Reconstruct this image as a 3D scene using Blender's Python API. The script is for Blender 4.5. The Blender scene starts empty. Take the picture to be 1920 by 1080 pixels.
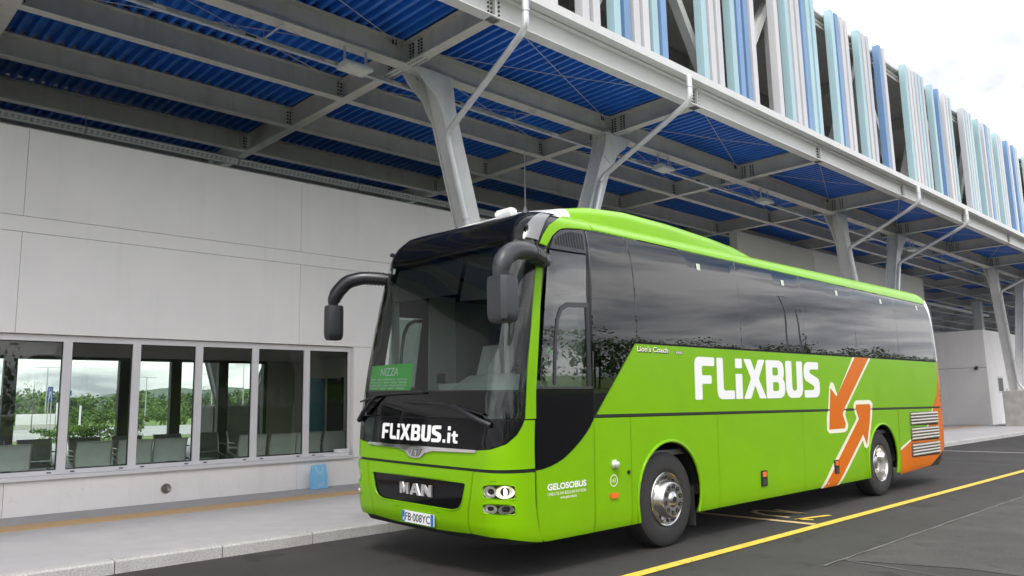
import bpy, bmesh, math, random
from mathutils import Vector, Matrix
from mathutils.geometry import delaunay_2d_cdt
R_ = math.radians
scene = bpy.context.scene
COL = scene.collection

# ---------------------------------------------------------------- camera
cam_d = bpy.data.cameras.new('camera')
cam_d.sensor_width = 36.0
cam_d.lens = 1463.82 / 1920 * 36.0
cam_d.clip_start = 0.1
cam_d.clip_end = 6000
cam = bpy.data.objects.new('camera', cam_d)
COL.objects.link(cam)
_r = ((0.690345, 0.72316484, -0.0213635), (-0.12179693, 0.08706062, -0.98872947), (-0.71315446, 0.68516645, 0.14818112))
cam.matrix_world = Matrix(((_r[0][0], -_r[1][0], -_r[2][0], 0), (_r[0][1], -_r[1][1], -_r[2][1], 0),
                           (_r[0][2], -_r[1][2], -_r[2][2], 1.61), (0, 0, 0, 1)))
scene.camera = cam

# ---------------------------------------------------------------- sky, sun, exposure
SUN_EL, SUN_AZ = 52, 140          # azimuth in degrees clockwise from +Y
world = bpy.data.worlds.new('World')
scene.world = world
world.use_nodes = True
nt = world.node_tree
nt.nodes.clear()
def N(t, **kw):
    n = nt.nodes.new(t)
    for k, v in kw.items(): setattr(n, k, v)
    return n
def sky_nodes():
    L = nt.links.new
    out = N('ShaderNodeOutputWorld'); bg = N('ShaderNodeBackground'); bg.inputs['Strength'].default_value = 0.1
    sky = N('ShaderNodeTexSky', sky_type='NISHITA'); sky.sun_disc = False
    sky.sun_elevation = R_(SUN_EL); sky.sun_rotation = R_(SUN_AZ)
    tc = N('ShaderNodeTexCoord'); sep = N('ShaderNodeSeparateXYZ'); L(tc.outputs['Generated'], sep.inputs[0])
    add = N('ShaderNodeMath', operation='ADD'); add.inputs[1].default_value = 0.16
    mx = N('ShaderNodeMath', operation='MAXIMUM'); mx.inputs[1].default_value = 0.0
    L(sep.outputs['Z'], mx.inputs[0]); L(mx.outputs[0], add.inputs[0])
    dv = N('ShaderNodeVectorMath', operation='DIVIDE'); cmb = N('ShaderNodeCombineXYZ')
    for i in range(3): L(add.outputs[0], cmb.inputs[i])
    L(tc.outputs['Generated'], dv.inputs[0]); L(cmb.outputs[0], dv.inputs[1])
    def noise(scale, detail, rough, off):
        m = N('ShaderNodeMapping'); m.inputs['Location'].default_value = off; L(dv.outputs[0], m.inputs['Vector'])
        n = N('ShaderNodeTexNoise'); n.inputs['Scale'].default_value = scale; n.inputs['Detail'].default_value = detail
        n.inputs['Roughness'].default_value = rough; n.inputs['Distortion'].default_value = 0.35
        L(m.outputs[0], n.inputs['Vector']); return n
    n1 = noise(1.15, 9, 0.55, (0.7, 0.5, 0)); n2 = noise(0.8, 7, 0.5, (9.3, 6.4, 0))
    r1 = N('ShaderNodeValToRGB')            # how the cloud body is shaded: lit tops to grey undersides
    cr = r1.color_ramp; cr.elements[0].position = 0.36; cr.elements[0].color = (4.3, 4.45, 4.85, 1)
    cr.elements[1].position = 0.60; cr.elements[1].color = (13.4, 13.3, 13.3, 1)
    e = cr.elements.new(0.48); e.color = (8.4, 8.5, 8.9, 1)
    L(n1.outputs['Fac'], r1.inputs[0])
    r2 = N('ShaderNodeValToRGB')            # cover: small gaps of blue
    cr = r2.color_ramp; cr.elements[0].position = 0.30; cr.elements[0].color = (0, 0, 0, 1)
    cr.elements[1].position = 0.40; cr.elements[1].color = (1, 1, 1, 1)
    L(n2.outputs['Fac'], r2.inputs[0])
    # an overcast sky is about three times brighter overhead than at the horizon
    fall = N('ShaderNodeMath', operation='MULTIPLY_ADD'); fall.inputs[1].default_value = 0.46; fall.inputs[2].default_value = 0.60; L(mx.outputs[0], fall.inputs[0])
    sc = N('ShaderNodeVectorMath', operation='SCALE'); L(r1.outputs[0], sc.inputs[0]); L(fall.outputs[0], sc.inputs['Scale'])
    mix = N('ShaderNodeMix', data_type='RGBA'); L(r2.outputs[0], mix.inputs['Factor'])
    L(sky.outputs[0], mix.inputs['A']); L(sc.outputs[0], mix.inputs['B'])
    L(mix.outputs['Result'], bg.inputs['Color']); L(bg.outputs[0], out.inputs['Surface'])
sky_nodes()
sun_d = bpy.data.lights.new('sun', 'SUN'); sun_d.energy = 1.1; sun_d.angle = R_(14); sun_d.color = (1, 0.965, 0.92)
sun = bpy.data.objects.new('sun', sun_d); COL.objects.link(sun)
_d = Vector((math.sin(R_(SUN_AZ)) * math.cos(R_(SUN_EL)), math.cos(R_(SUN_AZ)) * math.cos(R_(SUN_EL)), math.sin(R_(SUN_EL))))
sun.rotation_euler = _d.to_track_quat('Z', 'Y').to_euler()
vs = scene.view_settings
vs.view_transform = 'Standard'; vs.look = 'None'; vs.exposure = 1.32; vs.gamma = 1.0; vs.use_curve_mapping = False

# ---------------------------------------------------------------- materials
MATS = {}
def mat(name, col, rough=0.6, metal=0.0, var=0.06, scale=6.0, bump=0.0, bscale=40.0, spec=0.5, coat=0.0, ior=1.5, dirt=None, streak=None, spots=None, rand=0.0):
    m = bpy.data.materials.new(name); m.use_nodes = True
    t = m.node_tree; b = t.nodes['Principled BSDF']; L = t.links.new
    b.inputs['Roughness'].default_value = rough; b.inputs['Metallic'].default_value = metal
    b.inputs['IOR'].default_value = ior; b.inputs['Coat Weight'].default_value = coat; b.inputs['Coat Roughness'].default_value = 0.04
    b.inputs['Specular IOR Level'].default_value = spec
    tc = t.nodes.new('ShaderNodeTexCoord')
    geo = t.nodes.new('ShaderNodeNewGeometry')
    if var > 0:
        n = t.nodes.new('ShaderNodeTexNoise'); n.inputs['Scale'].default_value = scale; n.inputs['Detail'].default_value = 6
        L(geo.outputs['Position'], n.inputs['Vector'])
        r = t.nodes.new('ShaderNodeValToRGB')
        r.color_ramp.elements[0].position = 0.3; r.color_ramp.elements[1].position = 0.7
        r.color_ramp.elements[0].color = tuple(c * (1 - var) for c in col) + (1,)
        r.color_ramp.elements[1].color = tuple(min(1, c * (1 + var)) for c in col) + (1,)
        L(n.outputs['Fac'], r.inputs[0]); last = r.outputs[0]
        if dirt:
            dcol, dscale, lo, hi, amt = dirt
            n2 = t.nodes.new('ShaderNodeTexNoise'); n2.inputs['Scale'].default_value = dscale; n2.inputs['Detail'].default_value = 9
            n2.inputs['Roughness'].default_value = 0.65
            L(geo.outputs['Position'], n2.inputs['Vector'])
            r2 = t.nodes.new('ShaderNodeMapRange'); r2.inputs['From Min'].default_value = lo; r2.inputs['From Max'].default_value = hi
            r2.inputs['To Max'].default_value = amt
            L(n2.outputs['Fac'], r2.inputs['Value'])
            mx = t.nodes.new('ShaderNodeMix'); mx.data_type = 'RGBA'; mx.inputs['B'].default_value = tuple(dcol) + (1,)
            L(r2.outputs[0], mx.inputs['Factor']); L(last, mx.inputs['A']); last = mx.outputs['Result']
        if streak:      # rain marks running down
            scol, amt = streak
            mp = t.nodes.new('ShaderNodeMapping'); mp.inputs['Scale'].default_value = (3.2, 3.2, 0.22); L(geo.outputs['Position'], mp.inputs['Vector'])
            n3 = t.nodes.new('ShaderNodeTexNoise'); n3.inputs['Scale'].default_value = 1.6; n3.inputs['Detail'].default_value = 8; n3.inputs['Roughness'].default_value = 0.6
            L(mp.outputs[0], n3.inputs['Vector'])
            r3 = t.nodes.new('ShaderNodeMapRange'); r3.inputs['From Min'].default_value = 0.52; r3.inputs['From Max'].default_value = 0.78; r3.inputs['To Max'].default_value = amt
            L(n3.outputs['Fac'], r3.inputs['Value'])
            m3 = t.nodes.new('ShaderNodeMix'); m3.data_type = 'RGBA'; m3.inputs['B'].default_value = tuple(scol) + (1,)
            L(r3.outputs[0], m3.inputs['Factor']); L(last, m3.inputs['A']); last = m3.outputs['Result']
        if spots:       # drips, gum and oil marks
            scol, sscale, lo, hi, amt = spots
            n4 = t.nodes.new('ShaderNodeTexNoise'); n4.inputs['Scale'].default_value = sscale; n4.inputs['Detail'].default_value = 3; n4.inputs['Distortion'].default_value = 0.6
            L(geo.outputs['Position'], n4.inputs['Vector'])
            r4 = t.nodes.new('ShaderNodeMapRange'); r4.inputs['From Min'].default_value = lo; r4.inputs['From Max'].default_value = hi; r4.inputs['To Max'].default_value = amt
            L(n4.outputs['Fac'], r4.inputs['Value'])
            m4 = t.nodes.new('ShaderNodeMix'); m4.data_type = 'RGBA'; m4.inputs['B'].default_value = tuple(scol) + (1,)
            L(r4.outputs[0], m4.inputs['Factor']); L(last, m4.inputs['A']); last = m4.outputs['Result']
        if rand > 0:    # each piece a little different
            oi = t.nodes.new('ShaderNodeObjectInfo'); r5 = t.nodes.new('ShaderNodeMapRange'); r5.inputs['To Min'].default_value = 1 - rand; r5.inputs['To Max'].default_value = 1 + rand
            L(oi.outputs['Random'], r5.inputs['Value']); hs = t.nodes.new('ShaderNodeHueSaturation'); L(r5.outputs[0], hs.inputs['Value']); L(last, hs.inputs['Color']); last = hs.outputs[0]
        L(last, b.inputs['Base Color'])
    else:
        b.inputs['Base Color'].default_value = tuple(col) + (1,)
    if bump > 0:
        n = t.nodes.new('ShaderNodeTexNoise'); n.inputs['Scale'].default_value = bscale; n.inputs['Detail'].default_value = 4
        L(geo.outputs['Position'], n.inputs['Vector'])
        bp = t.nodes.new('ShaderNodeBump'); bp.inputs['Strength'].default_value = bump; bp.inputs['Distance'].default_value = 0.02
        L(n.outputs['Fac'], bp.inputs['Height']); L(bp.outputs[0], b.inputs['Normal'])
    MATS[name] = m
    return m
def glass(name, tint, ior=1.5, wob=0.0, wscale=1.2, boost=1.0, rough=0.0):
    """a thin pane: tinted see-through plus a mirror layer that grows at grazing angles"""
    m = bpy.data.materials.new(name); m.use_nodes = True
    t = m.node_tree; t.nodes.clear(); L = t.links.new
    out = t.nodes.new('ShaderNodeOutputMaterial'); mix = t.nodes.new('ShaderNodeMixShader')
    tr = t.nodes.new('ShaderNodeBsdfTransparent'); tr.inputs[0].default_value = tuple(tint) + (1,)
    gl = t.nodes.new('ShaderNodeBsdfGlossy'); gl.inputs['Roughness'].default_value = rough; gl.inputs['Color'].default_value = (1, 1, 1, 1)
    fr = t.nodes.new('ShaderNodeFresnel'); fr.inputs['IOR'].default_value = ior
    mu = t.nodes.new('ShaderNodeMath'); mu.operation = 'MULTIPLY'; mu.inputs[1].default_value = boost; mu.use_clamp = True
    if wob > 0:
        geo = t.nodes.new('ShaderNodeNewGeometry')
        n = t.nodes.new('ShaderNodeTexNoise'); n.inputs['Scale'].default_value = wscale; n.inputs['Detail'].default_value = 1.5
        bp = t.nodes.new('ShaderNodeBump'); bp.inputs['Strength'].default_value = wob; bp.inputs['Distance'].default_value = 0.05
        L(geo.outputs['Position'], n.inputs['Vector']); L(n.outputs['Fac'], bp.inputs['Height'])
        L(bp.outputs[0], gl.inputs['Normal'])
    L(fr.outputs[0], mu.inputs[0]); L(mu.outputs[0], mix.inputs[0]); L(tr.outputs[0], mix.inputs[1]); L(gl.outputs[0], mix.inputs[2])
    L(mix.outputs[0], out.inputs[0])
    MATS[name] = m
    return m
def emis(name, col, strength):
    m = mat(name, col, 0.3, var=0)
    b = m.node_tree.nodes['Principled BSDF']; b.inputs['Emission Color'].default_value = tuple(col) + (1,)
    b.inputs['Emission Strength'].default_value = strength
    return m
mat('steel', (0.53, 0.52, 0.48), 0.5, 0.0, 0.05, 3, dirt=((0.33, 0.32, 0.29), 1.3, 0.5, 0.75, 0.45), streak=((0.30, 0.28, 0.25), 0.4), rand=0.05)
mat('steel_white', (0.60, 0.60, 0.59), 0.4, 0.0, 0.04, 2, dirt=((0.5, 0.49, 0.46), 1.1, 0.52, 0.75, 0.35))
mat('column_paint', (0.58, 0.58, 0.58), 0.42, 0.0, 0.05, 2, dirt=((0.42, 0.41, 0.4), 1.6, 0.52, 0.75, 0.4), streak=((0.36, 0.35, 0.33), 0.5))
mat('galvanised', (0.52, 0.54, 0.57), 0.38, 0.65, 0.14, 22)
mat('pipe_metal', (0.62, 0.63, 0.64), 0.34, 0.35, 0.06, 5)
mat('deck_blue', (0.018, 0.155, 0.60), 0.32, 0.0, 0.10, 1.2, dirt=((0.01, 0.03, 0.12), 2.2, 0.5, 0.8, 0.5))
mat('closure', (0.30, 0.31, 0.33), 0.6, var=0.1)
mat('bolt', (0.045, 0.045, 0.045), 0.5, 0.3, var=0.0)
mat('cable', (0.42, 0.42, 0.42), 0.45, 0.3, var=0.0)
mat('wall_plaster', (0.84, 0.815, 0.80), 0.85, 0.0, 0.025, 1.3, 0.06, 60, dirt=((0.72, 0.71, 0.71), 0.5, 0.48, 0.8, 0.4), streak=((0.64, 0.625, 0.61), 0.22), rand=0.02)
mat('wall_lower', (0.80, 0.77, 0.76), 0.85, 0.0, 0.025, 1.8, 0.06, 60, dirt=((0.6, 0.58, 0.57), 0.9, 0.5, 0.8, 0.5), streak=((0.56, 0.54, 0.52), 0.3), spots=((0.45, 0.43, 0.41), 7, 0.66, 0.72, 0.25), rand=0.02)
mat('wall_beige', (0.70, 0.675, 0.62), 0.85, 0.0, 0.03, 1.0)
mat('wall_joint', (0.55, 0.55, 0.55), 0.9, var=0.0)
mat('joint', (0.16, 0.16, 0.16), 0.9, var=0.0)
mat('window_frame', (0.66, 0.645, 0.66), 0.45, 0.0, 0.03, 3)
mat('rubber', (0.015, 0.015, 0.016), 0.6, var=0.0)
mat('far_frame', (0.10, 0.11, 0.10), 0.5, var=0.0)
mat('room_wall', (0.55, 0.57, 0.53), 0.9, var=0.04)
mat('room_floor', (0.5, 0.22, 0.21), 0.35, var=0.06)
mat('chair_mesh', (0.74, 0.82, 0.80), 0.5, 0.2, 0.05, 8, 0.15, 220)
mat('chair_mesh_shaded', (0.20, 0.22, 0.22), 0.5, 0.2, 0.05, 8, 0.15, 220)  # the pale chair colour, darkened to paint in the shade on the inner row
mat('chair_metal', (0.55, 0.56, 0.57), 0.3, 0.7, var=0.0)
mat('concrete', (0.50, 0.49, 0.49), 0.8, 0.0, 0.10, 2.5, 0.25, 70, dirt=((0.36, 0.35, 0.345), 0.8, 0.46, 0.72, 0.55))
mat('pavement', (0.395, 0.385, 0.39), 0.8, 0.0, 0.06, 3.0, 0.15, 90, dirt=((0.34, 0.33, 0.335), 0.7, 0.46, 0.74, 0.6), spots=((0.26, 0.25, 0.25), 5.5, 0.67, 0.73, 0.3), rand=0.03)
mat('kerb', (0.42, 0.41, 0.40), 0.85, 0.0, 0.22, 55, 0.4, 60, dirt=((0.24, 0.23, 0.225), 2.4, 0.48, 0.72, 0.6))
mat('pedestal', (0.30, 0.295, 0.275), 0.9, 0.0, 0.15, 3, 0.2, 50)
mat('tan_strip', (0.50, 0.325, 0.16), 0.75, 0.0, 0.07, 14, 0.2, 120, dirt=((0.38, 0.28, 0.17), 2.0, 0.5, 0.75, 0.5))
mat('asphalt', (0.032, 0.029, 0.027), 0.80, 0.0, 0.45, 70, 0.6, 110, dirt=((0.052, 0.048, 0.045), 0.5, 0.47, 0.7, 0.75), spots=((0.012, 0.011, 0.011), 2.3, 0.60, 0.70, 0.75))
mat('asphalt_old', (0.047, 0.043, 0.040), 0.82, 0.0, 0.5, 60, 0.7, 90, dirt=((0.085, 0.079, 0.074), 0.8, 0.46, 0.72, 0.8), spots=((0.03, 0.028, 0.027), 3.1, 0.62, 0.70, 0.6))
mat('asphalt_crack', (0.12, 0.115, 0.11), 0.9, 0.0, 0.4, 40)
mat('yellow_paint', (0.72, 0.50, 0.065), 0.6, 0.0, 0.08, 25, 0.1, 150, dirt=((0.22, 0.165, 0.06), 9, 0.52, 0.72, 0.65), spots=((0.10, 0.085, 0.05), 26, 0.62, 0.68, 0.7))
mat('cream_paint', (0.62, 0.46, 0.22), 0.6, 0.0, 0.10, 25, dirt=((0.2, 0.15, 0.08), 9, 0.52, 0.75, 0.6))
mat('white_paint', (0.55, 0.55, 0.53), 0.65, 0.0, 0.15, 30)
mat('slat_white', (0.56, 0.555, 0.57), 0.4, 0.0, 0.03, 1.2, streak=((0.52, 0.515, 0.52), 0.4), rand=0.07)
mat('slat_light', (0.37, 0.53, 0.58), 0.4, 0.0, 0.04, 1.2, streak=((0.34, 0.52, 0.58), 0.4), rand=0.07)
mat('slat_blue', (0.16, 0.28, 0.48), 0.4, 0.0, 0.05, 1.2, streak=((0.16, 0.28, 0.5), 0.4), rand=0.1)
mat('slat_grey', (0.47, 0.48, 0.52), 0.4, 0.0, 0.03, 1.2, rand=0.07)
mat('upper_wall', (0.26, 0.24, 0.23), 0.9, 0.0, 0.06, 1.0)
# coach
mat('green', (0.178, 0.405, 0.001), 0.3, 0.0, 0.03, 1.5, coat=0.10, spec=0.16, bump=0.02, bscale=1.8, dirt=((0.15, 0.32, 0.008), 1.1, 0.5, 0.8, 0.5))
mat('orange', (0.60, 0.135, 0.001), 0.3, 0.0, 0.03, 1.5, coat=0.06, spec=0.16)
mat('bus_white', (0.78, 0.79, 0.78), 0.3, 0.0, 0.02, 2, coat=0.3)
mat('decal_white', (0.80, 0.80, 0.80), 0.35, var=0.0)
mat('decal_cream', (0.80, 0.78, 0.62), 0.35, var=0.0)
mat('gloss_black', (0.004, 0.004, 0.005), 0.05, var=0.0, spec=0.22)
mat('trim_black', (0.012, 0.012, 0.013), 0.45, var=0.0)
mat('plastic_grey', (0.034, 0.035, 0.039), 0.42, 0.0, 0.06, 20)
mat('plastic_dark', (0.016, 0.016, 0.019), 0.3, 0.0, 0.05, 20)
mat('trim_grey', (0.16, 0.165, 0.175), 0.3, var=0.03)
mat('tyre', (0.022, 0.021, 0.021), 0.72, 0.0, 0.15, 30, 0.1, 90)
mat('chrome', (0.80, 0.80, 0.80), 0.09, 1.0, 0.03, 8)
mat('wheel_metal', (0.58, 0.57, 0.55), 0.24, 1.0, 0.08, 9)
mat('chrome_dull', (0.42, 0.41, 0.39), 0.25, 0.9, 0.08, 10)
mat('louvre', (0.50, 0.475, 0.44), 0.3, 0.8, 0.06, 8)
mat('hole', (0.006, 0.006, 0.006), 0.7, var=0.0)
mat('plate_white', (0.74, 0.75, 0.76), 0.4, var=0.0)
mat('plate_blue', (0.02, 0.13, 0.42), 0.4, var=0.0)
mat('lamp_amber', (0.80, 0.16, 0.02), 0.2, var=0.0, coat=0.5)
mat('lamp_red', (0.35, 0.01, 0.01), 0.2, var=0.0, coat=0.5)
mat('lamp_reflector', (0.84, 0.82, 0.76), 0.3, 0.6, 0.1, 60)
mat('lamp_clear', (0.62, 0.62, 0.58), 0.12, 0.5, 0.25, 35)
emis('lamp_lit', (1.0, 0.85, 0.6), 1.8)
emis('led_white', (1.0, 1.0, 1.0), 6.0)
mat('card_green', (0.09, 0.58, 0.09), 0.45, var=0.02)
mat('cab_dark', (0.10, 0.105, 0.105), 0.6, var=0.05)
mat('blind', (0.012, 0.013, 0.013), 0.7, var=0.0)
mat('cab_grey', (0.28, 0.30, 0.29), 0.6, var=0.05)
mat('cab_light', (0.42, 0.44, 0.42), 0.6, var=0.03)
mat('seat_cloth', (0.12, 0.13, 0.14), 0.9, var=0.15)
mat('sticker', (0.55, 0.6, 0.5), 0.5, var=0.1)
glass('windscreen_glass', (0.76, 0.85, 0.81), 1.5, 0.012, 1.5, 1.0)
glass('cab_glass', (0.62, 0.70, 0.67), 1.5, 0.02, 1.5, 2.4)
glass('room_glass', (0.90, 0.93, 0.905), 1.5, 0.0, 1.0, 0.75)
glass('tinted_glass', (0.012, 0.014, 0.017), 1.6, 0.05, 0.7, 1.05)
# small things
mat('paper_blue', (0.22, 0.52, 0.80), 0.6, 0.0, 0.05, 12)
mat('carton_white', (0.76, 0.75, 0.76), 0.7, var=0.03)
mat('lamp_body', (0.50, 0.52, 0.50), 0.4, var=0.04)
mat('lamp_face', (0.60, 0.62, 0.56), 0.3, var=0.06)
mat('bark', (0.10, 0.08, 0.06), 0.9, var=0.2)
mat('leaf', (0.075, 0.14, 0.030), 0.8, 0.0, 0.4, 0.25)
mat('leaf_bright', (0.11, 0.19, 0.04), 0.8, 0.0, 0.35, 0.35)
mat('leaf_dark', (0.055, 0.115, 0.028), 0.75, 0.0, 0.5, 0.25)
mat('grass', (0.13, 0.20, 0.045), 0.9, 0.0, 0.4, 0.4)
mat('lot', (0.36, 0.36, 0.37), 0.8, 0.0, 0.12, 0.4)
mat('hill', (0.05, 0.09, 0.045), 1.0, 0.0, 0.15, 0.004)
mat('pole_grey', (0.42, 0.43, 0.45), 0.5, 0.2, var=0.0)
mat('sign_blue', (0.03, 0.09, 0.30), 0.5, var=0.0)
mat('car_white', (0.75, 0.75, 0.76), 0.25, var=0.0, coat=0.5)
mat('teal_panel', (0.02, 0.22, 0.26), 0.4, var=0.05)

# ---------------------------------------------------------------- builders
class MB:
    """collects faces; build() links them as one mesh object"""
    def __init__(s): s.v = []; s.f = []; s.m = []
    def face(s, idx, m=0): s.f.append(tuple(idx)); s.m.append(m)
    def pts(s, P): i = len(s.v); s.v += [tuple(p) for p in P]; return list(range(i, i + len(P)))
    def box(s, a, b, m=0):
        x0, y0, z0 = (min(a[i], b[i]) for i in range(3)); x1, y1, z1 = (max(a[i], b[i]) for i in range(3))
        q = s.pts([(x0, y0, z0), (x1, y0, z0), (x1, y1, z0), (x0, y1, z0), (x0, y0, z1), (x1, y0, z1), (x1, y1, z1), (x0, y1, z1)])
        for f in ((3, 2, 1, 0), (4, 5, 6, 7), (0, 1, 5, 4), (1, 2, 6, 5), (2, 3, 7, 6), (3, 0, 4, 7)): s.face([q[i] for i in f], m)
        return s
    def prism(s, prof, p0, p1, u, w, m=0, caps=True):
        p0, p1, u, w = Vector(p0), Vector(p1), Vector(u), Vector(w); n = len(prof)
        a = s.pts([p0 + u * x + w * y for x, y in prof]); b = s.pts([p1 + u * x + w * y for x, y in prof])
        for i in range(n):
            j = (i + 1) % n; s.face((a[i], a[j], b[j], b[i]), m)
        if caps: s.face(a[::-1], m); s.face(b, m)
        return s
    def bar(s, p0, p1, w, h, up=(0, 0, 1), m=0):
        p0, p1, up = Vector(p0), Vector(p1), Vector(up); d = (p1 - p0).normalized(); u = d.cross(up).normalized(); v = u.cross(d)
        return s.prism([(-w / 2, -h / 2), (w / 2, -h / 2), (w / 2, h / 2), (-w / 2, h / 2)], p0, p1, u, v, m)
    def ibeam(s, p0, p1, h, w, tf, tw, m=0):
        p0, p1 = Vector(p0), Vector(p1); d = (p1 - p0).normalized(); u = d.cross(Vector((0, 0, 1))).normalized()
        P = [(-w / 2, 0), (w / 2, 0), (w / 2, tf), (tw / 2, tf), (tw / 2, h - tf), (w / 2, h - tf), (w / 2, h), (-w / 2, h), (-w / 2, h - tf), (-tw / 2, h - tf), (-tw / 2, tf), (-w / 2, tf)]
        a = s.pts([p0 + u * x + Vector((0, 0, y)) for x, y in P]); b = s.pts([p1 + u * x + Vector((0, 0, y)) for x, y in P])
        for i in range(12):
            j = (i + 1) % 12; s.face((a[i], a[j], b[j], b[i]), m)
        for q, fl in ((a, 1), (b, 0)):
            for f in ((0, 1, 2, 11), (10, 3, 4, 9), (8, 5, 6, 7), (11, 2, 3, 10), (9, 4, 5, 8)):
                g = [q[i] for i in f]; s.face(g[::-1] if fl else g, m)
        return s
    def tube(s, path, r, n=10, m=0, caps=True, radii=None):
        path = [Vector(p) for p in path]; rings = []
        ref = Vector((0.13, 0.31, 0.94))
        for i, p in enumerate(path):
            d = ((path[min(i + 1, len(path) - 1)] - p).normalized() + (p - path[max(i - 1, 0)]).normalized()).normalized()
            u = d.cross(ref).normalized(); w = d.cross(u); rr = radii[i] if radii else r
            rings.append(s.pts([p + (u * math.cos(2 * math.pi * k / n) + w * math.sin(2 * math.pi * k / n)) * rr for k in range(n)]))
        for a, b in zip(rings, rings[1:]):
            for k in range(n): s.face((a[k], a[(k + 1) % n], b[(k + 1) % n], b[k]), m)
        if caps: s.face(rings[0][::-1], m); s.face(rings[-1], m)
        return s
    def lathe(s, prof, c, axis='x', n=32, m=0, sgn=1):
        """prof: list of (offset along axis, radius)"""
        c = Vector(c); rings = []
        for a, r in prof:
            ring = []
            for k in range(n):
                t = 2 * math.pi * k / n; o = (a * sgn, math.cos(t) * r, math.sin(t) * r)
                if axis == 'z': o = (o[1], o[2], o[0])
                if axis == 'y': o = (o[1], o[0], o[2])
                ring.append(c + Vector(o))
            rings.append(s.pts(ring))
        for a, b in zip(rings, rings[1:]):
            for k in range(n): s.face((a[k], a[(k + 1) % n], b[(k + 1) % n], b[k]), m)
        return s
    def build(s, name, mats, parent=None, smooth=False, kind=None, loc=None, recalc=True, bevel=0.0):
        me = bpy.data.meshes.new(name); me.from_pydata([tuple(p) for p in s.v], [], s.f)
        if isinstance(mats, str): mats = [mats]
        for x in mats: me.materials.append(MATS[x])
        if len(mats) > 1: me.polygons.foreach_set('material_index', s.m)
        if recalc:
            bm = bmesh.new(); bm.from_mesh(me); bmesh.ops.recalc_face_normals(bm, faces=bm.faces); bm.to_mesh(me); bm.free()
        me.update()
        if smooth: sm(me, smooth if smooth is not True else 40)
        return link(name, me, parent, kind, loc)
def sm(me, deg=40):
    me.polygons.foreach_set('use_smooth', [True] * len(me.polygons))
    try: me.set_sharp_from_angle(angle=R_(deg))
    except Exception: pass
def link(name, me, parent=None, kind=None, loc=None):
    o = bpy.data.objects.new(name, me); COL.objects.link(o)
    if parent is not None: o.parent = parent
    if kind: o['kind'] = kind
    if loc is not None: o.location = loc
    return o
def tag(o, label, cat, group=None):
    o['label'] = label; o['category'] = cat
    if group: o['group'] = group
    return o
def thing(name, label, cat, loc=(0, 0, 0), group=None, rz=0):
    o = bpy.data.objects.new(name, None); COL.objects.link(o); o.location = loc; o.rotation_euler = (0, 0, rz)
    o.empty_display_size = 0.2
    return tag(o, label, cat, group)
def copy_tree(o, parent=None, loc=None):
    c = o.copy(); COL.objects.link(c); c.parent = parent
    if loc is not None: c.location = loc
    for ch in list(o.children): copy_tree(ch, c)
    return c
def arc_path(pts, r, n=5):
    """round the inner corners of a polyline"""
    P = [Vector(p) for p in pts]; out = [P[0]]
    for a, b, c in zip(P, P[1:], P[2:]):
        d1, d2 = (a - b).normalized(), (c - b).normalized(); k = min(r, (a - b).length * .45, (c - b).length * .45)
        s, e = b + d1 * k, b + d2 * k
        for i in range(n + 1):
            t = i / n; out.append(s * (1 - t) ** 2 + b * 2 * t * (1 - t) + e * t * t)
    out.append(P[-1]); return out
glass('lamp_lens', (0.92, 0.93, 0.92), 1.45, 0.01, 20, 1.0)
mat('tray_white', (0.88, 0.88, 0.88), 0.4, 0.0, 0.03, 8)
# ================================================================ the setting
def struct(o): o['kind'] = 'structure'; return o
def sheet(name, pts, m, z=0.0):
    b = MB(); b.face(b.pts([(x, y, z) for x, y in pts])); return b.build(name, m)
rnd = random.Random(5)
struct(sheet('ground', [(-3000, -3000), (3000, -3000), (3000, 3000), (-3000, 3000)], 'grass', -0.03))
struct(sheet('road', [(-8.80, -60), (46, -60), (46, 200), (-8.80, 200)], 'asphalt', 0.0))
def old_patch():
    L = []
    y = 8.0
    while y < 120:
        L.append((-3.62 + rnd.uniform(-.012, .012), y)); y += .35
    near = [(46, 6.4)] + [(46 - i * .9, 6.4 + .035 * i + rnd.uniform(-.03, .03)) for i in range(1, 55)]
    return struct(sheet('road_old_surface', near + L + [(46, 120)], 'asphalt_old', 0.004))
old_patch()
def crack_lines():
    o = thing('road_joint', 'pale ragged seam between the new and old asphalt', 'road seam'); del o['label'], o['category']; o['kind'] = 'structure'
    b = MB(); y = 7.6; pts = []
    while y < 60: pts.append((-3.63 + rnd.uniform(-.01, .01), y)); y += .25
    for (x0, y0), (x1, y1) in zip(pts, pts[1:]):
        w0, w1 = rnd.uniform(.008, .02), rnd.uniform(.008, .02)
        b.face(b.pts([(x0 - w0, y0, .008), (x0 + w0, y0, .008), (x1 + w1, y1, .008), (x1 - w1, y1, .008)]))
    x, y = -3.6, 8.0; 
    for i in range(60):
        x1, y1 = x + .2, y - .028 + rnd.uniform(-.02, .02); w = rnd.uniform(.004, .012)
        b.face(b.pts([(x, y - w, .008), (x, y + w, .008), (x1, y1 + w, .008), (x1, y1 - w, .008)])); x, y = x1, y1
    b.build('seam_filler', 'asphalt_crack', o)
crack_lines()
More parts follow.
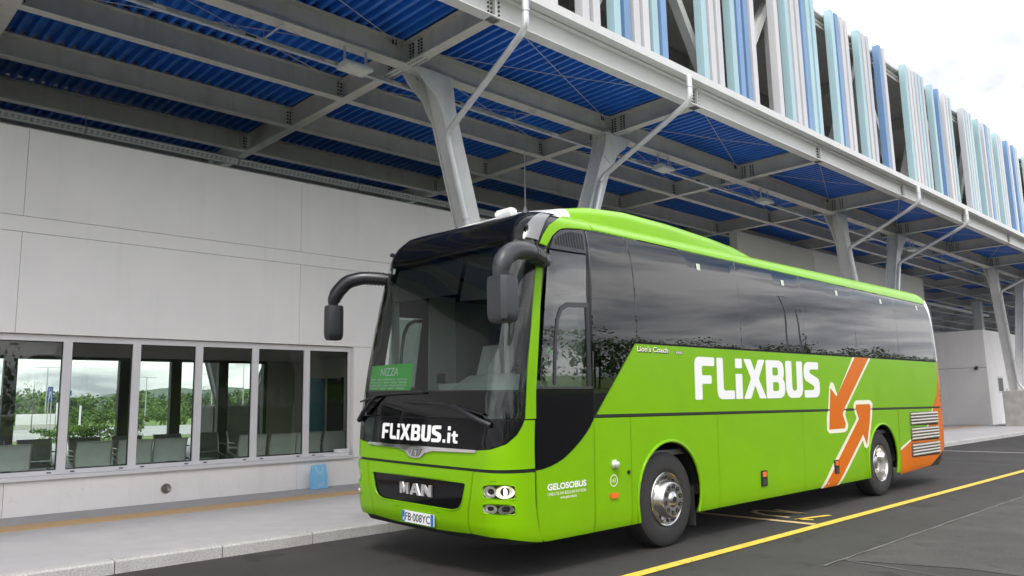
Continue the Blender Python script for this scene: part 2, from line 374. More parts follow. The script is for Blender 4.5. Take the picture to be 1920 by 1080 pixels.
# painted bay markings
def stripe(name, a, b, w, m, z):
    a, b = Vector(a), Vector(b); d = (b - a).normalized(); n = Vector((-d.y, d.x)) * w / 2
    return struct(sheet(name, [a + n, b + n, b - n, a - n][::-1], m, z))
stripe('yellow_line', (-4.77, -10), (-4.74, 120), 0.135, 'yellow_paint', 0.008)
stripe('bay_line', (-8.6, 10.05), (-4.85, 9.98), 0.12, 'cream_paint', 0.008)
stripe('bay_line', (-8.6, 25.4), (-4.6, 25.2), 0.10, 'white_paint', 0.008)
stripe('bay_line', (-8.6, 20.9), (-2.0, 21.1), 0.05, 'asphalt_crack', 0.008)
def numeral():
    o = bpy.data.objects.new('bay_number', None); COL.objects.link(o); o['kind'] = 'structure'
    def st(pts, w):
        b = MB(); P = [Vector(p) for p in pts]
        for p, q in zip(P, P[1:]):
            d = (q - p).normalized(); n = Vector((-d.y, d.x)) * w / 2; p2 = p - d * .02; q2 = q + d * .02
            b.face(b.pts([(*(p2 - n), .009), (*(q2 - n), .009), (*(q2 + n), .009), (*(p2 + n), .009)]))
        b.build('stroke', 'cream_paint' if len(pts) > 3 else 'yellow_paint', o)
    st([(-5.05, 10.32), (-5.22, 10.24), (-5.06, 10.84)], .085)                                          # 1
    st([(-5.40, 10.34), (-5.75, 10.36), (-6.02, 10.52), (-6.08, 10.72), (-5.9, 10.76), (-5.40, 10.80), (-5.9, 10.95)], .085)   # 2
numeral()

# pavement, kerb, tactile strip
pave = bpy.data.objects.new('pavement', None); COL.objects.link(pave); pave['kind'] = 'structure'
MB().box((-30, -40, -0.02), (-8.96, 140, 0.118)).build('bedding', 'joint', pave)
yj = 1.05
k = -4
while yj + 5.48 * k < 70:
    y0 = yj + 5.48 * k; MB().box((-13.62, y0 + .005, 0.0), (-8.965, y0 + 5.475, 0.130)).build('paving_slab', 'pavement', pave); k += 1
MB().box((-30, -40, 0.0), (-13.63, 140, 0.1285)).build('apron', 'concrete', pave)
def kerb_mesh(L):
    P = [(-.09, 0), (.09, 0), (.088, .115), (.07, .134), (-.09, .134)]
    return MB().prism([(x, y) for x, y in P], (0, .006, 0), (0, L - .006, 0), (1, 0, 0), (0, 0, 1))
kp = kerb_mesh(1.12).build('kerb_stone', 'kerb', pave, loc=(-8.87, -6.2, 0))
for i in range(1, 56):
    c = kp.copy(); COL.objects.link(c); c.location = (-8.87 + rnd.uniform(-.004, .004), -6.2 + 1.12 * i, rnd.uniform(-.004, .002))
struct(MB().box((-12.62, -30, 0.125), (-12.02, 43, 0.136)).build('tactile_strip', 'tan_strip'))

# ---------------------------------------------------------------- station building
WX = -13.63
stn = thing('station_building', 'long pale grey plaster station building with a band of waiting room windows', 'building')
def wall_piece(y0, y1, z0, z1, m='wall_plaster', x=WX, t=.2, name='wall_panel'):
    return MB().box((x, y0 + .003, z0 + .004), (x - t, y1 - .003, z1 - .004)).build(name, m, stn)
OY0, OY1 = -0.9, 8.62
MB().box((WX - .06, -6.7, .1), (WX - .18, OY0, 6.0)).box((WX - .06, OY1 + .02, .1), (WX - .18, 24.0, 6.0)).box((WX - .06, OY0, 2.9), (WX - .18, OY1 + .02, 6.0)).box((WX - .06, OY0, .1), (WX - .18, OY1 + .02, .62)).build('wall_core', 'wall_joint', stn)
ys = [-6.7, -2.0, 2.7, 7.4, 12.1, 16.8, 21.5, 24.0]
for a, b in zip(ys, ys[1:]):
    wall_piece(a, b, 4.652, 6.05); wall_piece(a, b, 2.845, 4.402)
    wall_piece(a, b, .13, .645, 'wall_lower')
for a, b in zip([-6.7, 9.5, 21.5], [9.5, 21.5, 24.0]): wall_piece(a, b, 4.402, 4.652, t=.198)
wall_piece(-6.7, OY0, .645, 2.845); 
for a, b in zip([OY1, 12.1, 16.8, 21.5], [12.1, 16.8, 21.5, 24.0]): wall_piece(a, b, .645, 2.845)
wall_piece(24.0, 29.7, .13, 7.42, 'wall_beige', WX - .05, .3); wall_piece(29.7, 41.6, .13, 7.42, 'wall_plaster', WX, .35)
wall_piece(41.55, 41.9, .13, 7.42, 'wall_plaster', WX - .4, 8, 'end_wall')
MB().box((WX - .03, -6.7, 6.052), (WX - .3, 24, 6.075)).build('coping', 'steel', stn)
MB().box((WX - .3, -6.7, 5.85), (-19.3, 24, 5.95)).build('roof', 'room_wall', stn)
# window band
MB().box((WX + .07, OY0 - .02, .648), (WX - .17, OY1 - .01, .705)).build('sill', 'window_frame', stn)
MB().box((WX - .11, OY1 - .012, .707), (WX - .2, OY1 + .02, 2.84)).build('reveal', 'wall_plaster', stn)
wf = MB(); FX0, FX1 = WX - .09, WX - .17
wf.box((FX0, OY0, .707), (FX1, OY1 - .014, .772)).box((FX0, OY0, 2.745), (FX1, OY1 - .014, 2.838))
MULL = [0.30, 1.34, 2.40, 3.455, 4.49, 5.535, 6.575, 7.63]
MW = .125
for y in MULL: wf.box((FX0, y - MW / 2, .772), (FX1, y + MW / 2, 2.745))
wf.box((FX0, OY1 - .07, .772), (FX1, OY1 - .014, 2.745)).box((FX0, OY0, .772), (FX1, OY0 + .07, 2.745))
band = wf.build('window_band', 'window_frame', stn)
edges = [OY0 + .07] + sum([[y - MW / 2, y + MW / 2] for y in MULL], []) + [OY1 - .07]
for a, b in zip(edges[0::2], edges[1::2]):
    g = MB(); x = WX - .135
    g.box((x, a + .012, .784), (x - .008, b - .012, 2.733)); p = g.build('pane', 'room_glass', band)
    q = MB(); w = .013
    q.box((x + .012, a, .772), (x - .02, a + w, 2.745)).box((x + .012, b - w, .772), (x - .02, b, 2.745)).box((x + .0119, a + w, .772), (x - .0199, b - w, .772 + w)).box((x + .0119, a + w, 2.745 - w), (x - .0199, b - w, 2.745))
    q.build('gasket', 'rubber', band)
    for yy in (a + .1, b - .1): MB().box((FX0 + .008, yy - .03, .73), (FX0 - .001, yy + .03, .748)).build('drain_cap', 'plastic_grey', band)
# the waiting room
rm = MB()
rm.box((-13.85, OY0 - 1.2, .13), (-19.05, 10.4, .25)); rm.build('room_floor', 'room_floor', stn)
MB().box((-13.82, OY0 - 1.2, 2.86), (-19.3, 10.4, 3.05)).build('room_ceiling', 'room_wall', stn)
MB().box((-13.85, 10.25, .25), (-19.05, 10.45, 2.86)).box((-13.85, OY0 - 1.2, .25), (-19.05, OY0 - 1.0, 2.86)).build('end_partition', 'room_wall', stn)
MB().box((-19.05, 9.45, .25), (-19.25, 10.4, 2.86)).box((-19.05, OY0 - 1.2, .1), (-19.25, 9.45, .30)).build('rear_wall', 'room_wall', stn)
fm = [-0.2, 1.05, 2.40, 3.75, 6.0, 7.15, 8.3]
fb = MB()
for y in fm: fb.box((-19.04, y - .12, .3), (-19.2, y + .12, 2.80))
fb.box((-19.04, OY0 - 1, 2.80), (-19.2, 9.45, 2.862)).box((-19.04, 9.36, .3), (-19.2, 9.45, 2.80))
rb = fb.build('rear_window_band', 'far_frame', stn)
fe = [OY0 - .9] + sum([[y - .12, y + .12] for y in fm], []) + [9.36]
for a, b in zip(fe[0::2], fe[1::2]): MB().box((-19.1, a, .3), (-19.108, b, 2.8)).build('pane', 'room_glass', rb)
MB().box((-13.9, 9.3, .25), (-15.1, 10.24, 2.7)).build('store_wall', 'room_wall', stn)
def round_vent():
    v = MB(); v.lathe([(0, .001), (.006, .055), (.012, .062), (.022, .068), (.022, .078), (0, .085)], (WX + .001, 5.02, .36), 'x', 28)
    for i in range(-4, 5):
        h = math.sqrt(max(0, .056 ** 2 - (i * .012) ** 2)); v.box((WX + .008, 5.02 - h, .36 + i * .012 - .003), (WX + .016, 5.02 + h, .36 + i * .012 + .003))
    v.build('wall_vent', 'chrome_dull', stn, smooth=True)
round_vent()

# ---------------------------------------------------------------- canopy
YK = [7.60 + 5.48 * k for k in range(-3, 23)]
XF, XM, XM2 = -8.20, -10.45, -22.5
XP_ = [-12.42, -14.40, -16.45, -18.5, -20.5]
XP2 = [-24.5, -26.6, -28.7, -30.8]
ZB, BH = 7.43, .41
can = thing('canopy', 'bus station canopy of grey steel beams under corrugated blue decking', 'canopy')
dx = -33.0
def xbeam(y):
    o = MB().ibeam((XF + .06, y, ZB), (dx, y, ZB), BH, .2, .02, .014).build('cross_beam', 'steel', can)
    return o
def bolt(b, p, ax, r=.019, h=.02):
    p = Vector(p); A = Vector(ax); u = A.cross(Vector((.3, .5, .8))).normalized(); w = A.cross(u)
    q0 = b.pts([p + (u * math.cos(k * math.pi / 3) + w * math.sin(k * math.pi / 3)) * r for k in range(6)])
    q1 = b.pts([p + A * h + (u * math.cos(k * math.pi / 3) + w * math.sin(k * math.pi / 3)) * r for k in range(6)])
    for k in range(6): b.face((q0[k], q0[(k + 1) % 6], q1[(k + 1) % 6], q1[k]))
    b.face(q1)
for y in YK:
    xb = xbeam(y)
    if y > 44: continue
    b = MB()
    for xm in (XM,):
        for sg in (-1, 1):
            for c in (.16, .235, .40, .475):
                for r in range(6): bolt(b, (xm + sg * c, y - .007, ZB + .07 + r * .054), (0, -1, 0))
            for c in range(9):
                for off in (-.068, .068, -.035, .035): bolt(b, (xm + sg * (.16 + c * .047), y + off, ZB), (0, 0, -1), .014)
    for xp in XP_[:3]:
        for sg in (-1, 1):
            for c in (.06, .12):
                for r in range(4): bolt(b, (xp + .007, y + sg * (.03 + c), ZB + .1 + r * .07), (1, 0, 0))
    for sg in (-1, 1):
        for c in (.05, .11):
            for r in range(4): bolt(b, (XF + .008, y + sg * c, ZB + .1 + r * .07), (1, 0, 0), .017)
            for r in range(3): bolt(b, (XM + .13, y + sg * (.25 + c), ZB + .28 + r * .03), (1, 0, 0))
    o = b.build('bolts', 'bolt', xb, recalc=False); o['kind'] = 'stuff'
    for q0, q1 in (((XM - .52, y - .1005, ZB - .016), (XM - .12, y + .1005, ZB - .002)), ((XM + .12, y - .1005, ZB - .016), (XM + .58, y + .1005, ZB - .002)), ((XF + .008, y - .02, ZB + .02), (XF + .075, y + .02, ZB + BH - .035))):
        MB().box(q0, q1).build('splice_plate', 'steel_white', xb)
bay = YK[1] - YK[0]
pl_me = MB().ibeam((0, .10, 0), (0, bay - .10, 0), BH, .18, .018, .012).build('purlin', 'steel', can, loc=(XP_[0], YK[0], ZB))
ml_me = MB().ibeam((0, .10, 0), (0, bay - .10, 0), BH, .26, .022, .014).build('main_beam', 'steel', can, loc=(XM, YK[0], ZB))
fl_me = MB().ibeam((0, .004, 0), (0, bay - .004, 0), BH - .01, .20, .018, .012).build('fascia_beam', 'steel_white', can, loc=(XF, YK[0], ZB))
cl_me = MB().box((-.03, 0, 0), (.03, bay, .062)).build('rib_closure', 'closure', can, loc=(XP_[0], YK[0], ZB + BH + .001))
def dup(o, loc):
    c = o.copy(); COL.objects.link(c); c.location = loc; return c
for i, y in enumerate(YK[:-1]):
    for x in XP_ + XP2:
        if (x, i) != (XP_[0], 0): dup(pl_me, (x, y, ZB)); dup(cl_me, (x, y, ZB + BH + .001))
    for x in (XM, XM2):
        if (x, i) != (XM, 0): dup(ml_me, (x, y, ZB))
        dup(cl_me, (x, y, ZB + BH + .001))
    if i: dup(fl_me, (XF, y, ZB))
# corrugated decking, one sheet per bay
def deck(y0, y1):
    b = MB(); p = .1957; h = .095; n = int(round((y1 - y0) / p)); p = (y1 - y0) / n
    prof = []
    for i in range(n): prof += [(i * p, 0), (i * p + .055, 0), (i * p + .080, h), (i * p + p - .025, h)]
    prof.append((n * p, 0)); z = ZB + BH + .003
    lo = b.pts([(XF + .02, y0 + a, z + c) for a, c in prof]); hi = b.pts([(dx, y0 + a, z + c) for a, c in prof])
    for k in range(len(prof) - 1): b.face((lo[k], hi[k], hi[k + 1], lo[k + 1]))
    return b.build('deck_sheet', 'deck_blue', can, recalc=False)
for a, b in zip(YK, YK[1:]): deck(a, b)
MB().box((XF - .03, YK[0], ZB + BH + .105), (dx, YK[-1], ZB + BH + .13)).build('deck_topping', 'closure', can)
# gutter along the edge
for a, b in zip(YK, YK[1:]):
    P = [(XF + .02, ZB + BH), (XF + .27, ZB + BH), (XF + .27, ZB + BH + .15), (XF + .25, ZB + BH + .15), (XF + .25, ZB + BH + .02), (XF + .02, ZB + BH + .02)]
    MB().prism([(x, z) for x, z in P], (0, a + .003, 0), (0, b - .003, 0), (1, 0, 0), (0, 0, 1)).build('gutter', 'steel_white', can)
# wind bracing rods
for i, y in enumerate(YK[:11]):
    for x0, x1 in ((XF - .1, XM + .12), (XM - .12, XP_[0] + .08)):
        for a, b in ((y + .15, y + bay - .15), (y + bay - .15, y + .15)):
            MB().tube([(x0, a, ZB + .30), ((x0 + x1) / 2, (a + b) / 2, ZB + .275 + (.015 if a < b else -.015)), (x1, b, ZB + .30)], .0085, 5).build('tie_rod', 'cable', can)
# ---------------------------------------------------------------- V shaped columns
def v_column(yb, x, label, full=True):
    t = thing('v_column', label, 'column', (x, yb, .13), 'V shaped steel columns')
    base = MB(); base.box((-.42, -1.0, 0), (.42, 1.0, 1.62)); base.build('pedestal', 'pedestal', t)
    for s, (yt, y0) in enumerate(((-2.11, -.52), (2.70, .40))):
        a, b = Vector((0, y0, 1.60)), Vector((0, yt, 7.30)); d = (b - a).normalized(); u = Vector((1, 0, 0)); w = d.cross(u).normalized()
        lg = MB()
        lg.prism([(-.15, -.125), (.15, -.125), (.15, .125), (-.15, .125)], a, b, u, w)
        for sx in (-1, 1): lg.prism([(sx * .152, -.165), (sx * .178, -.165), (sx * .178, .165), (sx * .152, .165)], a, b, u, w)
        L = lg.build('leg', 'column_paint', t)
        g = MB(); sg = -1 if s == 0 else 1
        gp = [(yt - .60, 7.295), (yt + .24, 7.295), (yt + .27, 7.05), (yt + .31, 6.75), (yt + .04, 6.55), (yt - .14, 6.86), (yt - .38, 7.05)] if s == 0 else [(yt - .26, 7.295), (yt + .60, 7.295), (yt + .38, 7.05), (yt + .10, 6.86), (yt - .08, 6.55), (yt - .40, 6.75), (yt - .30, 7.05)]
        for sx in (-1, 1):
            x0 = sx * .1795; g.prism([(y, z) for y, z in (gp if sx > 0 else gp)], (x0, 0, 0), (x0 + sx * .02, 0, 0), (0, 1, 0), (0, 0, 1))
        g.build('gusset', 'column_paint', t)
        c = MB(); c.box((-.2, yt - (.62 if s == 0 else .3), 7.297), (.2, yt + (.28 if s == 0 else .62), 7.3)); c.build('cap_plate', 'column_paint', t)
        f = MB(); f.box((-.3, y0 - .38, 1.622), (.3, y0 + .38, 1.66))
        for bx in (-.25, .25):
            for by in (-.3, .3): f.lathe([(1.66, .03), (1.74, .03), (1.741, .001)], (bx, y0 + by, 0), 'z', 8)
        f.build('foot_plate', 'steel', t)
    return t
VB = [10.35 + 16.45 * k for k in range(-1, 4)]
for yb, l in zip(VB, ['behind the camera side of the station', 'rising nearest behind the green coach', 'second in line, rising over the rear of the coach', 'third in line, on a concrete base at the right edge', 'far end of the canopy, small behind the third']):
    v_column(yb, XM, 'pale grey V shaped steel column ' + l)
for yb, l in zip(VB, ['left of the waiting room', 'seen through the fourth waiting room window', 'behind the plaster wall', 'in the shade beyond the grey block', 'deepest in the shade at the far end']):
    v_column(yb, XM2, 'V shaped steel column of the rear row, ' + l)
for x, y, l in ((-17.2, 52.5, 'shaded grey post standing behind the grey block, nearer the coach'), (-15.0, 55.0, 'shaded grey post rising above the middle of the grey block')):
    t = thing('steel_post', l, 'post', (x, y, .13)); MB().box((-.24, -.24, 0), (.24, .24, 7.3)).build('shaft', 'column_paint', t); MB().box((-.35, -.35, 0), (.35, .35, .03)).build('foot_plate', 'steel', t)
# ---------------------------------------------------------------- rain downpipes
def downpipe(yg, yc, yfoot, label):
    """from the gutter outlet, slanting in to the column and down along its leg"""
    t = thing('downpipe', label, 'downpipe', (XM + .33, yfoot, .14), 'rain downpipes on the columns')
    o = Vector((XM + .33, yfoot, .14)); x = XM + .25
    pth = [Vector((XF + .27 + .055, yg, ZB + BH - .02)), Vector((XF + .27 + .055, yg, ZB - .13)), Vector((x, yc, 6.33)), Vector((x, yfoot + (yc - yfoot) * .10, 2.1)), Vector((XM + .47, yfoot, 1.75)), Vector((XM + .47, yfoot, .14))]
    P = arc_path(pth, .16)
    MB().tube([p - o for p in P], .056, 12).build('pipe', 'pipe_metal', t, smooth=50)
    for f in (.35, .75):
        c = pth[2].lerp(pth[3], f); d = (pth[3] - pth[2]).normalized() * .03
        MB().tube([c - d - o, c + d - o], .066, 12).build('collar', 'galvanised', t, smooth=50)
    c = pth[0] - o; MB().tube([c + Vector((0, 0, -.25)), c + Vector((0, 0, -.21))], .066, 12).build('collar', 'galvanised', t, smooth=50)
names = ['at the left, above the front of the coach', 'above the roof of the coach', 'over the rear half of the coach', 'beside the second column over the coach rear', 'on the leg nearest the right edge', 'at the very right edge of the canopy', 'on the farthest column, left', 'on the farthest column, right']
for i, yb in enumerate(VB[1:]):
    downpipe(yb - 2.37, yb - 2.05, yb - .75, 'silver downpipe from gutter to column, ' + names[2 * i])
    downpipe(yb + 2.06, yb + 2.15, yb + .62, 'silver downpipe from gutter to column, ' + names[2 * i + 1])
# ---------------------------------------------------------------- trays and floodlights under the canopy
t = thing('cable_tray', 'white perforated cable tray running along above the plaster wall', 'cable tray', (-15.7, 0, 6.9)); t.rotation_euler = (0, R_(-50), 0)
b = MB(); b.box((-.085, -4, 0), (-.075, 60, .04)).box((.075, -4, 0), (.085, 60, .04)).build('side_rail', 'galvanised', t)
b = MB(); y = -4.0
while y < 60: b.box((-.074, y, .002), (-.03, y + .06, .008)).box((-.01, y, .002), (.01, y + .06, .008)).box((.03, y, .002), (.074, y + .06, .008)); b.box((-.074, y + .06, .001), (.074, y + .1, .0075)); y += .10
o = b.build('rungs', 'tray_white', t, recalc=False); o['kind'] = 'stuff'
for y in range(-2, 44, 3): MB().box((-.09, y, -.02), (.09, y + .03, -.002)).tube([(0, y + .015, -.01), (.4, y + .015, .45)], .006, 5).build('hanger', 'galvanised', t)
t = thing('lighting_trunking', 'galvanised trunking hung beside the main canopy beam', 'trunking', (-10.95, 0, 7.3))
MB().box((-.04, -4, 0), (.04, 56, .07)).build('channel', 'galvanised', t)
for i in range(30): MB().box((.0405, -3.3 + i * 1.37, .018), (.044, -3.12 + i * 1.37, .052)).build('label_plate', 'carton_white' if i % 3 else 'bolt', t)
for i in range(14): y = -3.0 + i * 2.74; MB().box((-.05, y, .071), (.62, y + .03, .085)).tube([(.0, y + .015, .07), (.0, y + .015, .5)], .006, 5).build('hanger', 'galvanised', t)
def flood(y, label, x=-10.42):
    t = thing('floodlight', label, 'floodlight', (x, y, 7.06), 'floodlights under the canopy')
    MB().prism([(-.17, 0), (.17, 0), (.17, .03), (.11, .10), (-.11, .10), (-.17, .03)], (0, -.24, 0), (0, .24, 0), (1, 0, 0), (0, 0, 1)).build('housing', 'lamp_body', t)
    MB().box((-.13, -.19, -.006), (.13, .19, -.001)).build('lens', 'lamp_face', t)
    for s in (-.2, .2): MB().box((-.015, s - .015, .09), (.015, s + .015, .37)).build('hanger', 'galvanised', t)
for y, l in ((6.57, 'flat grey floodlight hanging left of the first column top'), (15.1, 'flat grey floodlight hanging right of the second column top'), (19.9, 'small floodlight hanging over the middle of the coach'), (31.0, 'small floodlight hanging above the rear of the coach')): flood(y, l)

# ---------------------------------------------------------------- upper storey with its slat screen
up = thing('slatted_upper_storey', 'upper storey screened by upright white and blue metal slats', 'building')
SX, ST, SB = -8.65, 12.60, 7.99
seq = [(9.59,'w'),(10.45,'w'),(10.76,'w'),(11.38,'l'),(11.69,'b'),(12.00,'w'),(12.31,'w'),(12.62,'l'),(12.93,'b'),(14.48,'l'),(14.79,'w'),(15.10,'w'),(15.72,'l'),(16.03,'b'),(16.34,'b'),(16.65,'w'),(17.89,'w'),(18.51,'l'),(18.82,'w'),(19.13,'w'),(19.44,'b'),(19.75,'l'),(20.06,'l'),(21.30,'l'),(21.61,'b'),(21.92,'w'),(22.23,'w'),(23.16,'l'),(23.47,'w'),(23.78,'g'),(24.71,'b'),(25.02,'w'),(26.88,'l'),(27.19,'w'),(27.50,'w'),(27.81,'g'),(28.12,'l'),(28.43,'g'),(29.36,'l'),(29.98,'b'),(30.60,'w'),(30.91,'w'),(31.22,'l'),(32.77,'g'),(33.08,'l'),(33.39,'w'),(33.70,'l'),(34.63,'l'),(35.25,'w'),(35.56,'b'),(35.87,'l'),(36.18,'w'),(37.11,'l'),(37.42,'w'),(37.73,'w'),(38.66,'b'),(38.97,'w'),(39.59,'b'),(39.90,'l'),(40.21,'w'),(41.76,'l'),(42.07,'b'),(42.38,'w'),(43.31,'l'),(43.62,'w'),(43.93,'g'),(44.86,'b'),(45.17,'w')]
sm_ = {}
SN = {'w': 'slat_white', 'l': 'slat_light', 'b': 'slat_blue', 'g': 'slat_grey'}
far = [(45.79 + .31 * i, 'wlbwwlgwbl'[(i * 7) % 10]) for i in range(120) if (i * 5) % 9 not in (1, 4)]
for y, c in seq + far + [(9.28, 'l'), (8.35, 'b'), (8.04, 'w')] + [(7.42 - .31 * i, 'lwbwlgwwlb'[(i * 7) % 10]) for i in range(50) if (i * 5) % 9 not in (2, 6)]:
    if c not in sm_:
        b = MB(); b.prism([(-.2, -.19), (0, -.19), (0, 0), (-.2, 0)], (0, 0, SB), (0, 0, ST), (1, 0, 0), (0, 1, 0))
        o = b.build('slat', SN[c], up, loc=(SX, y, 0)); sm_[c] = o
        bv = bmesh.new(); bv.from_mesh(o.data); bmesh.ops.bevel(bv, geom=[e for e in bv.edges], offset=.006, segments=1, affect='EDGES'); bv.to_mesh(o.data); bv.free()
    else:
        o = sm_[c].copy(); COL.objects.link(o); o.location = (SX, y, rnd.uniform(-.015, .015))
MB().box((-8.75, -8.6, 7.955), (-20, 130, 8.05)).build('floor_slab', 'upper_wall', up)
MB().box((-8.87, -8.6, 12.42), (-9.12, 130, 12.50)).build('coping', 'steel_white', up)
MB().box((-9.0, -8.6, 12.2), (-20, 130, 12.40)).build('roof', 'steel', up)
for x, z in ((-8.95, 12.05), (-8.95, 8.15)): MB().ibeam((x, -8.6, z), (x, 130, z), .16, .1, .012, .01).build('slat_rail', 'steel', up)
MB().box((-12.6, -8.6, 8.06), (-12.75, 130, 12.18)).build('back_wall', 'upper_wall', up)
for i in range(-3, 14):
    yt = 13.08 + 5.48 * i
    MB().box((-9.12, yt - .11, 8.06), (-9.34, yt + .11, 12.19)).build('truss_post', 'steel_white', up)
    MB().bar((-9.23, yt + .14, 12.0), (-9.23, yt + 2.62, 8.2), .2, .2, (1, 0, 0)).build('brace', 'steel_white', up)
    MB().bar((-9.235, yt + 5.34, 12.0), (-9.235, yt + 2.86, 8.2), .2, .2, (1, 0, 0)).build('brace', 'steel_white', up)
    MB().box((-9.0, yt + 1.2, 11.75), (-12.5, yt + 1.3, 12.15)).build('roof_rib', 'steel', up)
# ---------------------------------------------------------------- grey service block at the far right
blk = thing('service_block', 'plain grey block building with two small windows beyond the coach', 'building', (-12.0, 44.5, .13))
MB().box((0, 0, 0), (-9, .3, 4.75)).build('front_wall', 'wall_plaster', blk)
MB().box((0, .305, 0), (-.3, 7.0, 4.75)).build('side_wall', 'wall_plaster', blk)
MB().box((-.31, .31, 4.5), (-9, 7, 4.74)).build('roof', 'wall_plaster', blk)
MB().box((.002, -.004, 2.84), (-9, .0, 2.86)).build('joint_line', 'joint', blk)
for y in (1.55, 3.6):
    w = MB().box((.012, y, 1.55), (-.02, y + 1.0, 2.42)).build('window', 'window_frame', blk)
    MB().box((.016, y + .1, 1.65), (.013, y + .9, 2.32)).build('pane', 'far_frame', w)
t = thing('security_camera', 'small dome security camera on the grey block wall', 'camera', (-12.45, 44.49, 2.95))
MB().box((-.05, -.06, 0), (.05, -.0, .1)).build('bracket', 'plastic_dark', t)
MB().lathe([(-.1, .001), (-.08, .06), (-.02, .09), (.04, .09), (.06, .05), (.06, .001)], (0, -.12, .0), 'z', 16).build('dome', 'plastic_dark', t, smooth=True)
# ================================================================ the coach: a parametric skin (s round the plan, v up the profile)
BX,BY=-6.61,4.89
HW=1.285; LEN=12.0; YC=0.40; YR=11.5
def bez(p0,p1,p2,p3,n):
    o=[]
    for i in range(n+1):
        t=i/n;a=(1-t)**3;b=3*t*(1-t)**2;c=3*t*t*(1-t);d=t**3
        o.append((a*p0[0]+b*p1[0]+c*p2[0]+d*p3[0],a*p0[1]+b*p1[1]+c*p2[1]+d*p3[1]))
    return o
def outline():
    pts=[(x*1.0/24,.03*(x/24)**2) for x in range(25)]
    c=bez((1.0,.03),(1.17,.04),(HW,YC-.22),(HW,YC),16)
    pts+=c[1:]
    pts+=[(HW,YC+(YR-YC)*i/60) for i in range(1,61)]
    pts+=bez((HW,YR),(HW,YR+.25),(1.15,LEN-.06),(.9,LEN-.03),12)[1:]
    pts+=[(.9-.9*i/10,LEN-.03+.03*(i/10)) for i in range(1,11)]
    s=[0]
    for a,b in zip(pts,pts[1:]): s.append(s[-1]+math.hypot(b[0]-a[0],b[1]-a[1]))
    return s,pts
OS,OP=outline(); SMAX=OS[-1]
SC=OS[24+16]                       # arclength where the straight side starts
def interp(xs,ys,x):
    if x<=xs[0]: return ys[0]
    if x>=xs[-1]: return ys[-1]
    lo,hi=0,len(xs)-1
    while hi-lo>1:
        m=(lo+hi)//2
        if xs[m]<=x: lo=m
        else: hi=m
    t=(x-xs[lo])/(xs[hi]-xs[lo])
    return ys[lo]+(ys[hi]-ys[lo])*t
def hermite(xs,ys):
    n=len(xs); h=[xs[i+1]-xs[i] for i in range(n-1)]; d=[(ys[i+1]-ys[i])/h[i] for i in range(n-1)]
    m=[d[0]]+[0 if d[i-1]*d[i]<=0 else 2*d[i-1]*d[i]/(d[i-1]+d[i]) for i in range(1,n-1)]+[d[-1]]
    def f(x):
        x=min(max(x,xs[0]),xs[-1]); i=0
        while i<n-2 and x>xs[i+1]: i+=1
        t=(x-xs[i])/h[i]
        return ys[i]*(1+2*t)*(1-t)**2+h[i]*m[i]*t*(1-t)**2+ys[i+1]*t*t*(3-2*t)+h[i]*m[i+1]*t*t*(t-1)
    return f
# v, z, side inset, front setback, rear setback
PROF=[(.30,.30,.03,.15,.30),(.38,.38,.008,.08,.2),(.5,.5,0,.03,.07),(.8,.8,0,0,0),(1.15,1.15,0,.0,0),(1.34,1.34,0,.01,.01),(1.75,1.75,0,.06,.03),
(2.3,2.3,0,.16,.08),(2.55,2.55,.005,.21,.11),(2.9,2.9,.015,.29,.17),(3.16,3.16,.03,.36,.22),(3.35,3.35,.055,.43,.27),(3.45,3.45,.085,.49,.31),
(3.55,3.54,.15,.59,.38),(3.66,3.60,.26,.74,.55),(3.8,3.645,.45,1.0,.8),(4.1,3.68,.8,1.55,1.3),(4.5,3.69,1.285,2.3,1.9)]
fz=hermite([p[0] for p in PROF],[p[1] for p in PROF]); fs=hermite([p[0] for p in PROF],[p[2] for p in PROF])
ff=hermite([p[0] for p in PROF],[p[3] for p in PROF]); fr=hermite([p[0] for p in PROF],[p[4] for p in PROF])
WC=.9
def wf(y,x):
    if y<YC+.001:
        return 1-(1-WC)*max(0,(abs(x)-.3)/.975)**2
    t=min(1,(y-YC)/3.4); return WC*(1-t)**2
def wr(y):
    t=min(1,max(0,(y-7.6)/(LEN-7.6))); return t**3
def S(s,v):
    sg=-1 if s<0 else 1
    a=abs(s); 
    x=interp(OS,[p[0] for p in OP] if 0 else OX,a); y=interp(OS,OY,a)
    X=x*(1-fs(v)/HW)*sg; Y=y+ff(v)*wf(y,x)-fr(v)*wr(y)
    return (X,Y,fz(v))
OX=[p[0] for p in OP]; OY=[p[1] for p in OP]
def side_s(y,v):      # true y on the straight side -> s
    lo,hi=0.0,SMAX
    for _ in range(40):
        m=(lo+hi)/2
        if S0(m,v)[1]<y: lo=m
        else: hi=m
    return lo
ROLL=math.radians(1.5); XP=1.0
S0=S
def roll(p):
    X,Y,Z=p; c,s_=math.cos(ROLL),math.sin(ROLL)
    return (XP+(X-XP)*c+Z*s_, Y, -(X-XP)*s_+Z*c)
def S(s,v): return roll(S0(s,v))
bus = thing('coach', 'bright green FLiXBUS touring coach with dark tinted windows parked at the kerb', 'coach', (BX, BY, 0))
def nrm(s, v):
    e = .004
    a = Vector(S(s + e, v)) - Vector(S(s - e, v)); v0, v1 = max(.3, v - e), min(4.5, v + e); b = Vector(S(s, v1)) - Vector(S(s, v0))
    n = a.cross(b)
    if n.length < 1e-9: return Vector((0, 0, 1))
    n.normalize(); c = Vector(S(s, v)) - Vector((0, 5.8, 1.7))
    d = Vector((c.x * 3, 0 if .6 < c.y + 5.8 < 11.2 else c.y * 1.2, max(c.z - 1.2, 0) if v > 3.3 else 0))
    return n if n.dot(d) > 0 else -n
def onskin(s, v, off=0.0):
    p = Vector(S(s, v)); return p + nrm(s, v) * off if off else p
